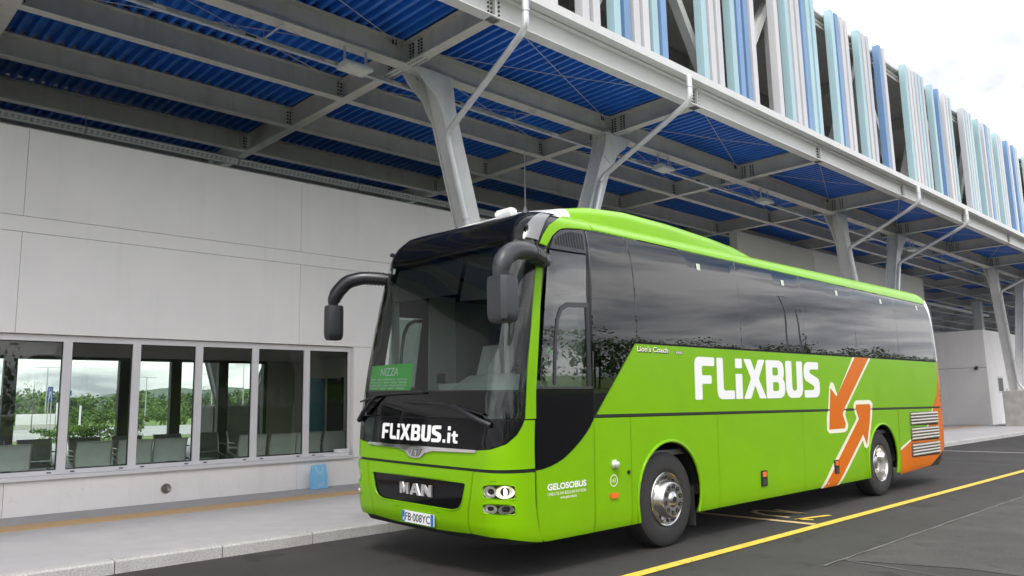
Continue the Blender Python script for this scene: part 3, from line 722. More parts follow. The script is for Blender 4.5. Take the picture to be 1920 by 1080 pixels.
def inpoly(p, poly):
    x, y = p; c = False; j = len(poly) - 1
    for i in range(len(poly)):
        xi, yi = poly[i]; xj, yj = poly[j]
        if (yi > y) != (yj > y) and x < (xj - xi) * (y - yi) / (yj - yi) + xi: c = not c
        j = i
    return c
def area(P): return sum(a[0] * b[1] - b[0] * a[1] for a, b in zip(P, P[1:] + P[:1])) / 2
def clean(P):
    o = []
    for p in P:
        if not o or math.hypot(p[0] - o[-1][0], p[1] - o[-1][1]) > 1e-4: o.append(tuple(p))
    if math.hypot(o[0][0] - o[-1][0], o[0][1] - o[-1][1]) < 1e-4: o.pop()
    return o
def inset(P, g):
    P = clean(P)
    if g == 0: return P
    sgn = 1 if area(P) > 0 else -1; n = len(P); out = []
    for i in range(n):
        a, b, c = P[i - 1], P[i], P[(i + 1) % n]
        d1 = (b[0] - a[0], b[1] - a[1]); d2 = (c[0] - b[0], c[1] - b[1]); l1 = math.hypot(*d1); l2 = math.hypot(*d2)
        n1 = (-d1[1] / l1, d1[0] / l1); n2 = (-d2[1] / l2, d2[0] / l2); k = 1 + n1[0] * n2[0] + n1[1] * n2[1]
        k = max(k, .35); out.append((b[0] + (n1[0] + n2[0]) / k * g * sgn, b[1] + (n1[1] + n2[1]) / k * g * sgn))
    return out
def subdiv(P, r):
    o = []
    for a, b in zip(P, P[1:] + P[:1]):
        n = max(1, int(math.ceil(math.hypot(b[0] - a[0], b[1] - a[1]) / r)))
        o += [(a[0] + (b[0] - a[0]) * i / n, a[1] + (b[1] - a[1]) * i / n) for i in range(n)]
    return o
def rounded(P, r, n=3):
    out = []; P = clean(P); N_ = len(P)
    for i in range(N_):
        a, b, c = (Vector(P[i - 1]), Vector(P[i]), Vector(P[(i + 1) % N_])); k1 = min(r, (a - b).length * .45); k2 = min(r, (c - b).length * .45)
        s, e = b + (a - b).normalized() * k1, b + (c - b).normalized() * k2
        for j in range(n + 1):
            t = j / n; q = s * (1 - t) ** 2 + b * 2 * t * (1 - t) + e * t * t; out.append((q.x, q.y))
    return out
def fill(P, holes, res, grid=True):
    """triangulate a 2D polygon with holes, with inner points so that it can bend"""
    loops = [subdiv(P, res)] + [subdiv(h, res) for h in holes]
    V, E = [], []
    for L in loops:
        i0 = len(V); V += L; E += [(i0 + i, i0 + (i + 1) % len(L)) for i in range(len(L))]
    if grid:
        xs = [p[0] for p in P]; ys_ = [p[1] for p in P]
        bd = V[:]
        nx = int((max(xs) - min(xs)) / res); ny = int((max(ys_) - min(ys_)) / res)
        for i in range(1, nx + 1):
            for j in range(1, ny + 1):
                q = (min(xs) + (max(xs) - min(xs)) * (i - .5 + .5 * (j % 2)) / (nx + .5), min(ys_) + (max(ys_) - min(ys_)) * (j - .5) / ny)
                if inpoly(q, P) and not any(inpoly(q, h) for h in holes) and all(abs(q[0] - w[0]) > res * .45 or abs(q[1] - w[1]) > res * .45 for w in bd): V.append(q)
    r = delaunay_2d_cdt([Vector(p) for p in V], E, [], 0, 1e-5)
    ov = [(p.x, p.y) for p in r[0]]; T = []
    for f in r[2]:
        c = (sum(ov[i][0] for i in f) / 3, sum(ov[i][1] for i in f) / 3)
        if inpoly(c, P) and not any(inpoly(c, h) for h in holes): T.append(tuple(f))
    return ov, T
def panel(name, P, m, off=0.0, thick=.02, res=.12, parent=None, gap=.005, holes=(), mode='s', side=1, rnd_=0, grid=True):
    """a sheet lying on the coach skin. mode 's': P in (s, v); mode 'y': P in (distance from the nose, v) on the side"""
    if rnd_: P = rounded(P, rnd_)
    P = inset(P, gap); holes = [inset(h, -gap) for h in holes]
    ov, T = fill(P, list(holes), res, grid)
    def sv(p): return (side * side_s(p[0], p[1]), p[1]) if mode == 'y' else (p[0] * side if mode == 's' else p[0], p[1])
    SV = [sv(p) for p in ov]; me = bpy.data.meshes.new(name)
    B, NN = [], []
    for s, v in SV:
        q = Vector(S(s, v)); n = nrm(s, v); B.append(q); NN.append(n)
    V = [b + n * off for b, n in zip(B, NN)]; F = []
    cen = sum((V[i] for i in range(len(V))), Vector()) / max(1, len(V))
    for f in T:
        a, b, c = (V[i] for i in f); F.append(f if (b - a).cross(c - a).dot(NN[f[0]]) > 0 else f[::-1])
    if thick > 0:
        cnt = {}
        for f in F:
            for a, b in zip(f, f[1:] + f[:1]): cnt[(a, b)] = 1
        rim = [(a, b) for (a, b) in cnt if (b, a) not in cnt]
        n0 = len(V)
        top = {}
        for a, b in rim:
            for i in (a, b):
                if i not in top: top[i] = len(V); V.append(B[i] + NN[i] * off); V.append(B[i] + NN[i] * (off - thick))
            F.append((top[a], top[a] + 1, top[b] + 1, top[b]))
    me.from_pydata([tuple(p) for p in V], [], F); me.materials.append(MATS[m])
    me.polygons.foreach_set('use_smooth', [True] * len(F)); me.update()
    CN = [tuple(n) for n in NN]
    if thick > 0: CN += [None] * (len(V) - len(CN)); 
    if thick > 0:
        for i, t0 in top.items(): CN[t0] = CN[t0 + 1] = tuple(NN[i])
    me.normals_split_custom_set_from_vertices(CN)
    return link(name, me, parent if parent is not None else bus)
def decal(name, P, m, parent, off, holes=(), mode='y', side=1, res=.25): return panel(name, P, m, off, .0015, res, parent, 0, holes, mode, side)

# --- letters of the operator's mark, drawn in a unit box
def glyphs(a=.36):
    return {'F': ([(0, 0), (a, 0), (a, .37), (.84, .37), (.84, .57), (a, .57), (a, .79), (1, .79), (1, 1), (.16, 1), (.04, .95), (0, .85)], []),
     'L': ([(0, 1), (a, 1), (a, .26), (.42, .21), (1, .21), (1, 0), (.24, 0), (.06, .05), (0, .2)], []),
     'X': ([(0, 0), (.31, 0), (.5, .34), (.69, 0), (1, 0), (.67, .51), (.96, 1), (.66, 1), (.5, .70), (.34, 1), (.03, 1), (.33, .51)], []),
     'B': ([(0, 0), (.76, 0), (.93, .06), (1, .2), (1, .40), (.90, .52), (.96, .62), (.96, .82), (.89, .95), (.72, 1), (0, 1)], [[(.35, .6), (.6, .6), (.64, .64), (.64, .77), (.6, .81), (.35, .81)], [(.35, .19), (.62, .19), (.67, .23), (.67, .38), (.62, .42), (.35, .42)]]),
     'U': ([(0, 1), (a, 1), (a, .26), (.42, .2), (.58, .2), (1 - a, .26), (1 - a, 1), (1, 1), (1, .22), (.92, .07), (.76, 0), (.24, 0), (.08, .07), (0, .22)], []),
     'S': ([(0, 0), (.76, 0), (.93, .06), (1, .2), (1, .42), (.92, .53), (.40, .68), (.36, .72), (.40, .79), (.95, .79), (.95, 1), (.24, 1), (.07, .94), (0, .8), (0, .6), (.08, .48), (.6, .33), (.64, .28), (.6, .21), (0, .21)], []),
     'i': ([(0, 0), (1, 0), (1, .62), (0, .62)], []), 'dot': ([(0, .76), (1, .76), (1, 1), (0, 1)], []),
     't': ([(.25, .72), (.62, .72), (.62, .56), (1, .56), (1, .4), (.62, .4), (.62, .22), (.68, .16), (1, .16), (1, 0), (.5, 0), (.3, .06), (.25, .2), (.25, .4), (0, .4), (0, .56), (.25, .56)], []), '.': ([(0, 0), (1, 0), (1, .2), (0, .2)], [])}
def mark(spec, z0, z1, mode, side, off, parent, m='decal_white', flip=False):
    G = glyphs()
    for ch, x0, x1 in spec:
        P, H = G[ch]; f = lambda p: (x0 + (x1 - x0) * p[0], z0 + (z1 - z0) * p[1])
        decal('letter', [f(p) for p in rounded(P, .05)], m, parent, off, [[f(p) for p in rounded(h, .04)] for h in H], mode, side, .2)
def text_sheet(name, body, x0, x1, zb, h, m, parent, off, mode='y', side=1, bold=.0, slant=0, raised=0.0015, flip=False):
    """words set in the built-in face and laid on the skin between x0 and x1"""
    cu = bpy.data.curves.new(name, 'FONT'); cu.body = body; cu.size = 1; cu.offset = bold; cu.resolution_u = 3; cu.shear = slant
    o = bpy.data.objects.new(name, cu); COL.objects.link(o); dg = bpy.context.evaluated_depsgraph_get(); dg.update()
    me0 = o.evaluated_get(dg).to_mesh(); V = [tuple(v.co) for v in me0.vertices]; F = [tuple(p.vertices) for p in me0.polygons]
    o.evaluated_get(dg).to_mesh_clear(); bpy.data.objects.remove(o); bpy.data.curves.remove(cu)
    if not V: return None
    mnx, mxx = min(v[0] for v in V), max(v[0] for v in V); cap = .7
    W = []
    for v in V:
        q = (x0 + (x1 - x0) * (v[0] - mnx) / (mxx - mnx), zb + h * v[1] / cap)
        s = side * side_s(q[0], q[1]) if mode == 'y' else q[0]
        W.append(tuple(onskin(s, q[1], off)))
    me = bpy.data.meshes.new(name); me.from_pydata(W, [], F); me.materials.append(MATS[m]); me.update()
    ob = link(name, me, parent)
    return ob

# --- what lies under the panels: a dark inner shell, open at the windscreen, cab windows, door glass and wheels
WYF, WYR, WZ = 2.62, 8.66, .57
vb = lambda y: 1.488 - .0083 * (y - 1.35)
vt = lambda y: 3.458 - .0102 * (y - 1.4)
def shell():
    b = MB()
    sl = [-SMAX + i * (SMAX * 2) / 270 for i in range(271)]
    sl = sorted([s for s in sl if not (1.2 < abs(s) < 2.4)] + [sg * x for sg in (-1, 1) for x in [1.22, 1.28, 1.345, 1.45, 1.50, 1.53, 1.6, 1.7, 1.8, 1.9, 2.0, 2.1, 2.2, 2.26, 2.33]])
    vl = [.32, .42, .52, .62, .72, .82, .92, 1.02, 1.10, 1.16, 1.22, 1.28, 1.4, 1.5, 1.62, 1.76, 1.9, 2.1, 2.3, 2.5, 2.64, 2.8, 3.0, 3.1, 3.17, 3.22, 3.3, 3.4, 3.5, 3.6]
    idx = {}
    def vid(i, j):
        if (i, j) not in idx: idx[(i, j)] = b.pts([onskin(sl[i], vl[j], -.028)])[0]
        return idx[(i, j)]
    for i in range(len(sl) - 1):
        for j in range(len(vl) - 1):
            s, v = (sl[i] + sl[i + 1]) / 2, (vl[j] + vl[j + 1]) / 2; y = S0(s, v)[1]
            if abs(s) < 1.345 and 1.76 < v < 3.22: continue
            if 1.50 < s < 2.26 and 1.76 < v < 3.17: continue
            if -2.0 < s < -1.5 and 1.16 < v < 2.64: continue
            if any(math.hypot(y - w, v - WZ) < .68 for w in (WYF, WYR)): continue
            b.face((vid(i, j), vid(i + 1, j), vid(i + 1, j + 1), vid(i, j + 1)))
    b.build('body_shell', 'trim_black', bus, smooth=True)
    u = MB(); u.box((-1.2, .5, .36), (1.17, 1.9, .42)).box((-1.2, 3.4, .34), (1.17, 7.9, .42)).box((-1.2, 9.45, .4), (1.17, 11.3, .5))
    for w in (WYF, WYR): u.box((-.72, w - .75, .42), (.72, w + .75, 1.0))
    u.build('chassis', 'trim_black', bus)
    # wheel housings
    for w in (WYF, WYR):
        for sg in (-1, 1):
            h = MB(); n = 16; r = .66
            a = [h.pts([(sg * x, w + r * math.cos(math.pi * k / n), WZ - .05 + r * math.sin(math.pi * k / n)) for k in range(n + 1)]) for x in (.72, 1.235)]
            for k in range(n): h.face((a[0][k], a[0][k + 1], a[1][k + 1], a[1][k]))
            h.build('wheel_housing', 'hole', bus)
shell()
# --- roof
def roof():
    b = MB(); sl = [i * SMAX / 200 for i in range(201)]; vl = [3.62, 3.68, 3.74, 3.8, 3.9, 4.0, 4.15, 4.3, 4.5]
    for sg in (-1, 1):
        g = [[b.pts([onskin(sg * s, v, -.016 if v < 3.85 else -.006)])[0] for v in vl] for s in sl]
        for i in range(len(sl) - 1):
            for j in range(len(vl) - 1): b.face((g[i][j], g[i + 1][j], g[i + 1][j + 1], g[i][j + 1]))
    b.build('roof', 'bus_white', bus, smooth=True)
roof()
# --- front
BK = [(1.425, 1.478), (1.405, 1.425), (1.353, 1.343), (1.253, 1.263), (1.103, 1.213), (.93, 1.196), (.6, 1.193)]
mir = lambda L: [(-s, v) for s, v in L][::-1]
APL = [(1.431, 1.482), (1.421, 1.711), (1.402, 2.013), (1.389, 2.425), (1.362, 2.94), (1.366, 3.10)]
APR = [(1.568, 1.482), (1.542, 1.711), (1.521, 2.016), (1.486, 2.43), (1.446, 2.947), (1.455, 3.15)]
WST = [(1.30, 3.245), (1.1, 3.252), (.7, 3.262), (.3, 3.268)]
ws = panel('windscreen', APL + WST + mir(WST) + mir(APL), 'windscreen_glass', 0, .006, .12, gap=.004)
panel('windscreen_surround', [(-1.42, 1.484), (1.42, 1.484), (1.40, 1.745), (-1.40, 1.745)], 'gloss_black', -.012, .01, .12, ws, gap=0)
fp = panel('front_black_panel', BK + mir(BK), 'gloss_black', .0, .02, .1)
HOOD = [(1.576, 1.018), (1.560, 1.476)] + BK + mir(BK) + [(-1.560, 1.476), (-1.576, 1.018)]
hd = panel('front_hood', HOOD, 'green', .0, .02, .1, gap=.006)
VIS = [(1.355, 3.235), (1.385, 3.34), (1.40, 3.45), (1.42, 3.55), (1.47, 3.66), (1.52, 3.74)]
panel('visor', VIS + mir(VIS), 'gloss_black', .004, .02, .1)
for sg in (-1, 1):
    panel('corner_trim', [(1.215, 3.255), (1.352, 3.225), (1.375, 3.34), (1.40, 3.45), (1.44, 3.55), (1.33, 3.60), (1.25, 3.50), (1.19, 3.38)], 'trim_grey', .010, .008, .06, side=sg)
    panel('a_pillar', APR + APL[::-1], 'green', .004, .02, .08, side=sg, gap=.003)
    panel('roof_arch', [(1.462, 3.18), (1.52, 3.30), (1.60, 3.365), (1.68, 3.40), (1.79, 3.422), (2.02, 3.443), (2.285, 3.456), (2.22, 3.56), (2.14, 3.66), (2.05, 3.76), (1.80, 3.76), (1.70, 3.65), (1.62, 3.56), (1.52, 3.48), (1.458, 3.42), (1.40, 3.30), (1.372, 3.20)], 'green', .004, .02, .07, side=sg, gap=.003)
    ml = MB(); c = onskin(sg * 1.20, 3.36, .03); ml.lathe([(-.03, .001), (-.025, .02), (0, .028), (.02, .02), (.025, .001)], c, 'x', 12); ml.build('marker_lamp', 'plastic_dark', bus, smooth=True)
# bumper: middle with the grille and the number plate recess, and a lamp corner each side
GR = [(-.76, .885), (.80, .885), (.74, .70), (.70, .645), (.62, .615), (-.42, .60), (-.55, .625), (-.60, .66)]
GR = [(-.775, .885), (.795, .885), (.74, .70), (.69, .64), (.60, .613), (-.58, .613), (-.67, .64), (-.72, .70)]
RC = [(-.36, .572), (.40, .572), (.33, .40), (-.32, .40)]
BM = [(-.865, 1.0), (.885, 1.0), (.852, .77), (.80, .59), (.80, .405), (.4, .388), (-.4, .388), (-.80, .405), (-.80, .59), (-.845, .77)]
bm = panel('bumper', BM, 'green', .002, .03, .08, gap=.007, holes=[rounded(GR, .03)])
gr = panel('grille', rounded(GR, .03), 'gloss_black', -.012, .01, .12, bm, gap=0)
rim = rounded(GR, .03)
g = MB(); g.tube([onskin(s, v, .004) for s, v in rim + rim[:1]], .006, 6, caps=False); g.build('grille_rim', 'green', bm, smooth=True)
MG = {'M': ([(0, 0), (.25, 0), (.25, .52), (.42, .08), (.58, .08), (.75, .52), (.75, 0), (1, 0), (1, 1), (.72, 1), (.5, .44), (.28, 1), (0, 1)], []), 'A': ([(0, 0), (.27, 0), (.34, .2), (.66, .2), (.73, 0), (1, 0), (.65, 1), (.35, 1)], [[(.41, .38), (.59, .38), (.5, .68)]]), 'N': ([(0, 0), (.25, 0), (.25, .55), (.70, 0), (1, 0), (1, 1), (.75, 1), (.75, .45), (.30, 1), (0, 1)], [])}
for ch, x0, x1 in (('M', -.240, -.092), ('A', -.066, .098), ('N', .124, .284)):
    P, H = MG[ch]; f = lambda q: (x0 + (x1 - x0) * q[0], .706 + .112 * q[1])
    panel('lettering', [f(q) for q in P], 'chrome', .008, .02, .1, bm, 0, [[f(q) for q in h] for h in H], 's', 1)
# the recess is a sunk tray that carries the plate
rt = MB(); P0 = [onskin(s, v, .006) for s, v in RC]; P1 = [onskin(s * .93 + .0, .402 + (v - .402) * .93, -.004) for s, v in RC]
ia = rt.pts(P0); ib = rt.pts(P1)
for i in range(4): rt.face((ia[i], ia[(i + 1) % 4], ib[(i + 1) % 4], ib[i]))
rt.build('plate_recess', 'green', bm)
pc, pz = .06, .488
pb = MB()
c0 = onskin(pc, pz, .03); pw, ph = .26, .056
def plate_pt(a, b, d=0): return (c0.x + a, c0.y - d + .0 * b, c0.z + b - a * math.sin(ROLL))
q = pb.pts([plate_pt(-pw, -ph), plate_pt(pw, -ph), plate_pt(pw, ph), plate_pt(-pw, ph)]); r = pb.pts([plate_pt(-pw, -ph, -.012), plate_pt(pw, -ph, -.012), plate_pt(pw, ph, -.012), plate_pt(-pw, ph, -.012)])
pb.face(q)
for i in range(4): pb.face((q[i], q[(i + 1) % 4], r[(i + 1) % 4], r[i]))
npl = pb.build('number_plate', 'plate_white', bus)
for a, b in ((-pw, -pw + .045), (pw - .045, pw)):
    k = MB(); k.face(k.pts([plate_pt(a, -ph, .002), plate_pt(b, -ph, .002), plate_pt(b, ph, .002), plate_pt(a, ph, .002)])); k.build('plate_band', 'plate_blue', npl)
def flat_text(name, body, fn, x0, x1, zb, h, m, parent, bold=0, extr=0):
    cu = bpy.data.curves.new(name, 'FONT'); cu.body = body; cu.size = 1; cu.offset = bold; cu.resolution_u = 3
    o = bpy.data.objects.new(name, cu); COL.objects.link(o); dg = bpy.context.evaluated_depsgraph_get(); dg.update()
    me0 = o.evaluated_get(dg).to_mesh(); V = [tuple(v.co) for v in me0.vertices]; F = [tuple(p.vertices) for p in me0.polygons]
    o.evaluated_get(dg).to_mesh_clear(); bpy.data.objects.remove(o); bpy.data.curves.remove(cu)
    mnx, mxx = min(v[0] for v in V), max(v[0] for v in V)
    me = bpy.data.meshes.new(name); me.from_pydata([tuple(fn(x0 + (x1 - x0) * (v[0] - mnx) / (mxx - mnx), zb + h * v[1] / .7)) for v in V], [], F)
    me.materials.append(MATS[m]); me.update(); return link(name, me, parent)
flat_text('plate_number', 'FB\u00b7008YC', lambda a, b: plate_pt(a, b, .002), -pw + .055, pw - .055, -.036, .075, 'hole', npl, .01)
flat_text('plate_letter', 'I', lambda a, b: plate_pt(a, b, .0035), -pw + .016, -pw + .028, -.04, .03, 'decal_white', npl, .02)
# corner panels with the lamps
LU = [(1.018, .884), (1.338, .884), (1.338, .757), (1.018, .766)]
LL = [(1.012, .715), (1.336, .706), (1.330, .617), (1.008, .628)]
CB = [(.892, 1.0), (1.574, .992), (1.580, .62), (1.60, .36), (1.58, .328), (1.40, .36), (1.2, .40), (1.0, .405), (.81, .408), (.807, .59), (.859, .77)]
for sg in (-1, 1):
    cb = panel('bumper_corner', CB, 'green', .002, .03, .05, side=sg, holes=[rounded(LU, .03), rounded(LL, .03)], gap=.007)
    for L, nm in ((LU, 'headlight'), (LL, 'fog_lamp')):
        base = panel(nm, rounded(L, .03), 'lamp_clear' if L is LU else 'chrome_dull', -.035, .012, .05, cb, gap=-.004, side=sg)
        w = MB(); rim = rounded(L, .03)
        o1 = w.pts([onskin(sg * s, v, .002) for s, v in rim]); o2 = w.pts([onskin(sg * s, v, -.04) for s, v in rim]); n = len(rim)
        for i in range(n): w.face((o1[i], o1[(i + 1) % n], o2[(i + 1) % n], o2[i]))
        w.build('lamp_well', 'green', base)
        w = MB(); w.tube([onskin(sg * s, v, .003) for s, v in rim + rim[:1]], .007, 6, caps=False); w.build('lamp_rim', 'green', base, smooth=True)
        vm = sum(p[1] for p in L) / 4; hh = (L[0][1] - L[2][1]) / 2
        for ss, rr, mt in (((1.095, .056, 'chrome'), (1.24, .060, 'lamp_lit')) if L is LU else ((1.09, .042, 'lamp_reflector'), (1.245, .042, 'lamp_clear'))):
            c = onskin(sg * ss, vm, -.024); nn = nrm(sg * ss, vm); uu = nn.cross(Vector((0, 0, 1))).normalized(); ww = uu.cross(nn)
            lm = MB(); rings = []
            for d, f in ((.016, 1.0), (.006, .93), (-.006, .66), (-.012, .3), (-.012, .01)):
                rings.append(lm.pts([c + nn * d + (uu * math.cos(2 * math.pi * k / 20) * (1.75 if L is LL else (1.2 if mt == 'chrome' else 1.5)) + ww * math.sin(2 * math.pi * k / 20)) * rr * f for k in range(20)]))
            for ra, rb_ in zip(rings, rings[1:]):
                for k in range(20): lm.face((ra[k], ra[(k + 1) % 20], rb_[(k + 1) % 20], rb_[k]))
            lm.build('reflector', mt if mt not in ('lamp_lit', 'chrome') else 'lamp_reflector', base, smooth=60)
            if mt == 'lamp_lit':
                bl = MB(); bl.lathe([(-.008, .001), (-.006, .026), (0, .034), (.006, .026), (.008, .001)], c - nn * .002, 'y', 14); bl.build('bulb', 'lamp_lit', base, smooth=True)
        panel('lens', rounded(L, .03), 'lamp_lens', -.006, .004, .08, base, gap=.004, side=sg)
    hk = panel('tow_cover', [(1.095, .975), (1.155, .975), (1.155, .925), (1.095, .925)], 'green', .008, .006, .05, cb, gap=0, side=sg, rnd_=.01)
# chrome strip with the emblem
CS = [(-.865, 1.195), (-.865, 1.172), (-.25, 1.158), (-.14, 1.13), (-.08, 1.085), (.02, 1.074), (.12, 1.085), (.18, 1.13), (.30, 1.158), (.93, 1.172), (.93, 1.195)]
cs = panel('chrome_strip', CS, 'chrome', .014, .016, .08, hd, gap=0)
panel('emblem', rounded([(-.10, 1.178), (.14, 1.178), (.11, 1.115), (.07, 1.088), (-.03, 1.088), (-.07, 1.115)], .02), 'chrome_dull', .020, .006, .06, hd, gap=0)
for P in ([(-.045, 1.10), (-.02, 1.10), (.005, 1.15), (.03, 1.165), (-.005, 1.165), (-.02, 1.15)], [(.035, 1.10), (.055, 1.10), (.085, 1.165), (.05, 1.165), (.02, 1.14), (.045, 1.14)]): panel('emblem_lion', P, 'chrome', .026, .006, .05, hd, gap=0)
mark([('F', -.607, -.47), ('L', -.455, -.335), ('i', -.322, -.277), ('dot', -.322, -.277), ('X', -.265, -.085), ('B', -.07, .085), ('U', .103, .255), ('S', .27, .42)], 1.245, 1.408, 's', 1, .003, fp)
mark([('.', .445, .485), ('i', .515, .557), ('dot', .515, .557), ('t', .575, .665)], 1.245, 1.405, 's', 1, .003, fp)
# wipers
for pts, nm in (([(1.10, 1.425), (1.0, 1.47), (.66, 1.585), (.60, 1.60)], 'arm'), ([(-1.08, 1.42), (-.95, 1.52), (-.78, 1.66), (-.70, 1.70)], 'arm')):
    wp = MB(); wp.tube([onskin(s, v, .055 if i else .03) for i, (s, v) in enumerate(pts)], .018, 8, radii=[.03, .024, .016, .012]); w = wp.build('wiper', 'plastic_dark', bus, smooth=True)
    e = pts[-1]; bl = MB(); dd = 1 if e[0] > 0 else -1
    bl.tube([onskin(e[0] + t, e[1] + k, .03) for t, k in ((-.95 * dd + (.15 * dd), .03), (-.4 * dd, .022), (0, .0), (.42 * dd, -.075))], .011, 6); bl.build('blade', 'trim_black', w, smooth=True)
# --- left side (the one in view) and the door side
CURVE = [(.47, 1.003), (.58, 1.012), (.682, 1.033), (.78, 1.06), (.873, 1.097), (.98, 1.16), (1.072, 1.221), (1.14, 1.272), (1.196, 1.321), (1.26, 1.385), (1.312, 1.450)]
def arch(w, r, zb, n=22):
    a0 = math.asin((zb - WZ) / r); return [(w + r * math.cos(math.pi - a0 - (math.pi - 2 * a0) * i / n), WZ + r * math.sin(math.pi - a0 - (math.pi - 2 * a0) * i / n)) for i in range(n + 1)]
ZL = .325
for sg in (1, -1):
    y = lambda nm, P, m, **k: panel(nm, P, m, mode='y', side=sg, **k)
    dp = y('front_side_panel', CURVE + [(1.308, ZL), (.60, ZL), (.52, .37), (.478, .62)], 'green', res=.12, gap=.007)
    y('cab_black_panel', [(.472, 1.008)] + CURVE[1:] + [(1.312, 1.772), (.50, 1.772), (.474, 1.48)], 'gloss_black', res=.12, off=-.001)
    if sg < 0: y('door_glass', [(.50, 1.2), (1.14, 1.2), (1.14, 2.62), (.58, 2.62)], 'cab_glass', res=.15, off=.002, thick=.006)
    cw = y('cab_window', [(.525, 1.782), (1.265, 1.782), (1.25, 2.3), (1.238, 2.75), (1.262, 3.158), (.715, 3.15), (.655, 2.93), (.590, 2.43), (.545, 2.0)], 'cab_glass', res=.12, thick=.006)
    frin = [(.745, 1.80), (.748, 2.0), (.765, 2.25), (.795, 2.44), (.845, 2.54), (.93, 2.585), (1.24, 2.60)]
    fo = [(.715, 1.80), (.718, 2.0), (.733, 2.25), (.762, 2.455), (.825, 2.575), (.92, 2.632), (1.24, 2.65)]
    y('sliding_frame', fo + frin[::-1], 'plastic_grey', off=.012, thick=.02, res=.08, gap=0, parent=cw)
    y('window_post', [(1.215, 1.79), (1.272, 1.79), (1.262, 2.65), (1.205, 2.65)], 'trim_black', off=.010, thick=.02, res=.12, gap=0, parent=cw)
    y('window_rail', [(.53, 1.765), (1.29, 1.765), (1.29, 1.79), (.53, 1.79)], 'plastic_grey', off=.010, thick=.02, res=.12, gap=0, parent=cw)
    y('pillar_panel', [(1.272, 1.78), (1.312, 1.78), (1.312, 3.40), (1.29, 3.44), (1.27, 3.16), (1.242, 2.75), (1.258, 2.3)], 'gloss_black', off=-.002, res=.12, gap=0)
    vp = y('vent_panel', [(.725, 3.165), (1.27, 3.172), (1.29, 3.438), (1.0, 3.405), (.90, 3.38), (.80, 3.31)], 'plastic_grey', off=-.001, res=.1, gap=.003)
    for i in range(11):
        x = .80 + i * .042; top = min(3.385, 3.255 + .16 * math.sqrt(max(0.02, i / 9))); y('vent_slot', [(x, 3.215), (x + .02, 3.215), (x + .02, top), (x, top)], 'hole', off=.003, thick=.001, res=.2, gap=0, parent=vp)
    # tinted windows
    WB = 2.272
    wl = [(1.318, 2.068), (2.068, 4.285), (4.285, 6.065), (6.065, 7.85), (7.85, 9.62), (9.62, 11.42)]
    for i, (a, b_) in enumerate(wl):
        P = [(a, WB), (b_, WB), (b_, vt(b_)), (a, vt(a))]
        if i == 0: P = [(1.318, 1.50), (1.35, 1.497), (2.03, WB), (2.064, WB), (2.056, 2.8), (2.028, 3.2), (1.965, vt(1.9)), (1.45, vt(1.4)), (1.318, 3.44)]
        if i == 1: P = [(2.068, WB), (4.285, WB), (4.285, vt(4.28)), (1.973, vt(1.97)), (2.036, 3.2), (2.064, 2.8)]
        if i == 5: P = [(a, WB), (11.50, WB), (11.43, 2.9), (11.30, 3.2), (11.18, vt(11.2)), (a, vt(a))]
        wd = y('side_window', P, 'tinted_glass', res=.16, thick=.012, gap=.006)
        if i > 0: xx = {1: 3.35, 2: 5.5, 3: 7.25, 4: 9.0, 5: 10.7}[i]; zz = 3.22; y('hammer_sticker', [(xx, zz), (xx + .08, zz), (xx + .08, zz + .08), (xx, zz + .08)], 'sticker', off=.002, thick=.001, res=.2, gap=0, parent=wd)
    y('cantrail', [(1.46, vt(1.46) + .004), (4, vt(4) + .004), (8, vt(8) + .004), (11.2, vt(11.2) + .004), (11.28, 3.45), (11.1, 3.60), (10, 3.74), (9, 3.76), (6, 3.76), (3, 3.76), (1.40, 3.76), (1.43, 3.6)], 'green', off=.004, res=.1, gap=.003)
    # upper green panel
    ug = y('side_panel_upper', [(1.362, vb(1.36) + .012), (6, vb(6) + .012), (11.12, vb(11.1) + .012), (11.36, 1.63), (11.46, 1.95), (11.50, 2.258), (2.045, 2.258)], 'green', res=.2, gap=.003)
    # lower flaps
    def flap(a, b_, w=None, m='green', zb=ZL):
        if w is None: P = [(a, zb), (b_, zb), (b_, vb(b_) - .014), (a, vb(a) - .014)]
        else: P = [(a, zb)] + arch(w, .60, zb) + [(b_, zb), (b_, vb(b_) - .014), (a, vb(a) - .014)]
        return y('side_flap', P, m, res=.14, gap=.008)
    f1 = flap(1.312, 1.917); f2 = flap(1.917, 3.64, WYF); f3 = flap(3.64, 5.868); f4 = flap(5.868, 7.95); f5 = flap(7.95, 9.40, WYR)
    y('belt_groove_dark', [(1.318, vb(1.3) - .012), (11.1, vb(11.1) - .012), (11.1, vb(11.1) + .010), (1.318, vb(1.3) + .010)], 'trim_black', off=.004, thick=.02, res=.3, gap=0)  # raised black strip painting in the dark of the belt groove
    # orange engine flap with louvres
    EN = [(9.40, .29), (10.82, .345), (11.62, .62), (11.68, 1.0), (11.68, vb(11.6) - .014), (9.40, vb(9.4) - .014)]
    en = y('engine_flap', EN, 'orange', res=.14, gap=.008)
    y('green_field', [(9.404, .742), (10.0, .90), (10.35, 1.00), (10.73, 1.06), (10.92, 1.23), (11.06, 1.385), (9.404, vb(9.4) - .02)], 'green', off=.002, thick=.0015, res=.16, gap=0, parent=en)
    y('field_edge', [(9.404, .70), (10.02, .872), (10.36, .972), (10.76, 1.035), (10.96, 1.215), (11.11, 1.39), (11.06, 1.385), (10.92, 1.23), (10.73, 1.06), (10.35, 1.00), (10.0, .90), (9.404, .742)], 'decal_cream', off=.0025, thick=.0015, res=.16, gap=0, parent=en)
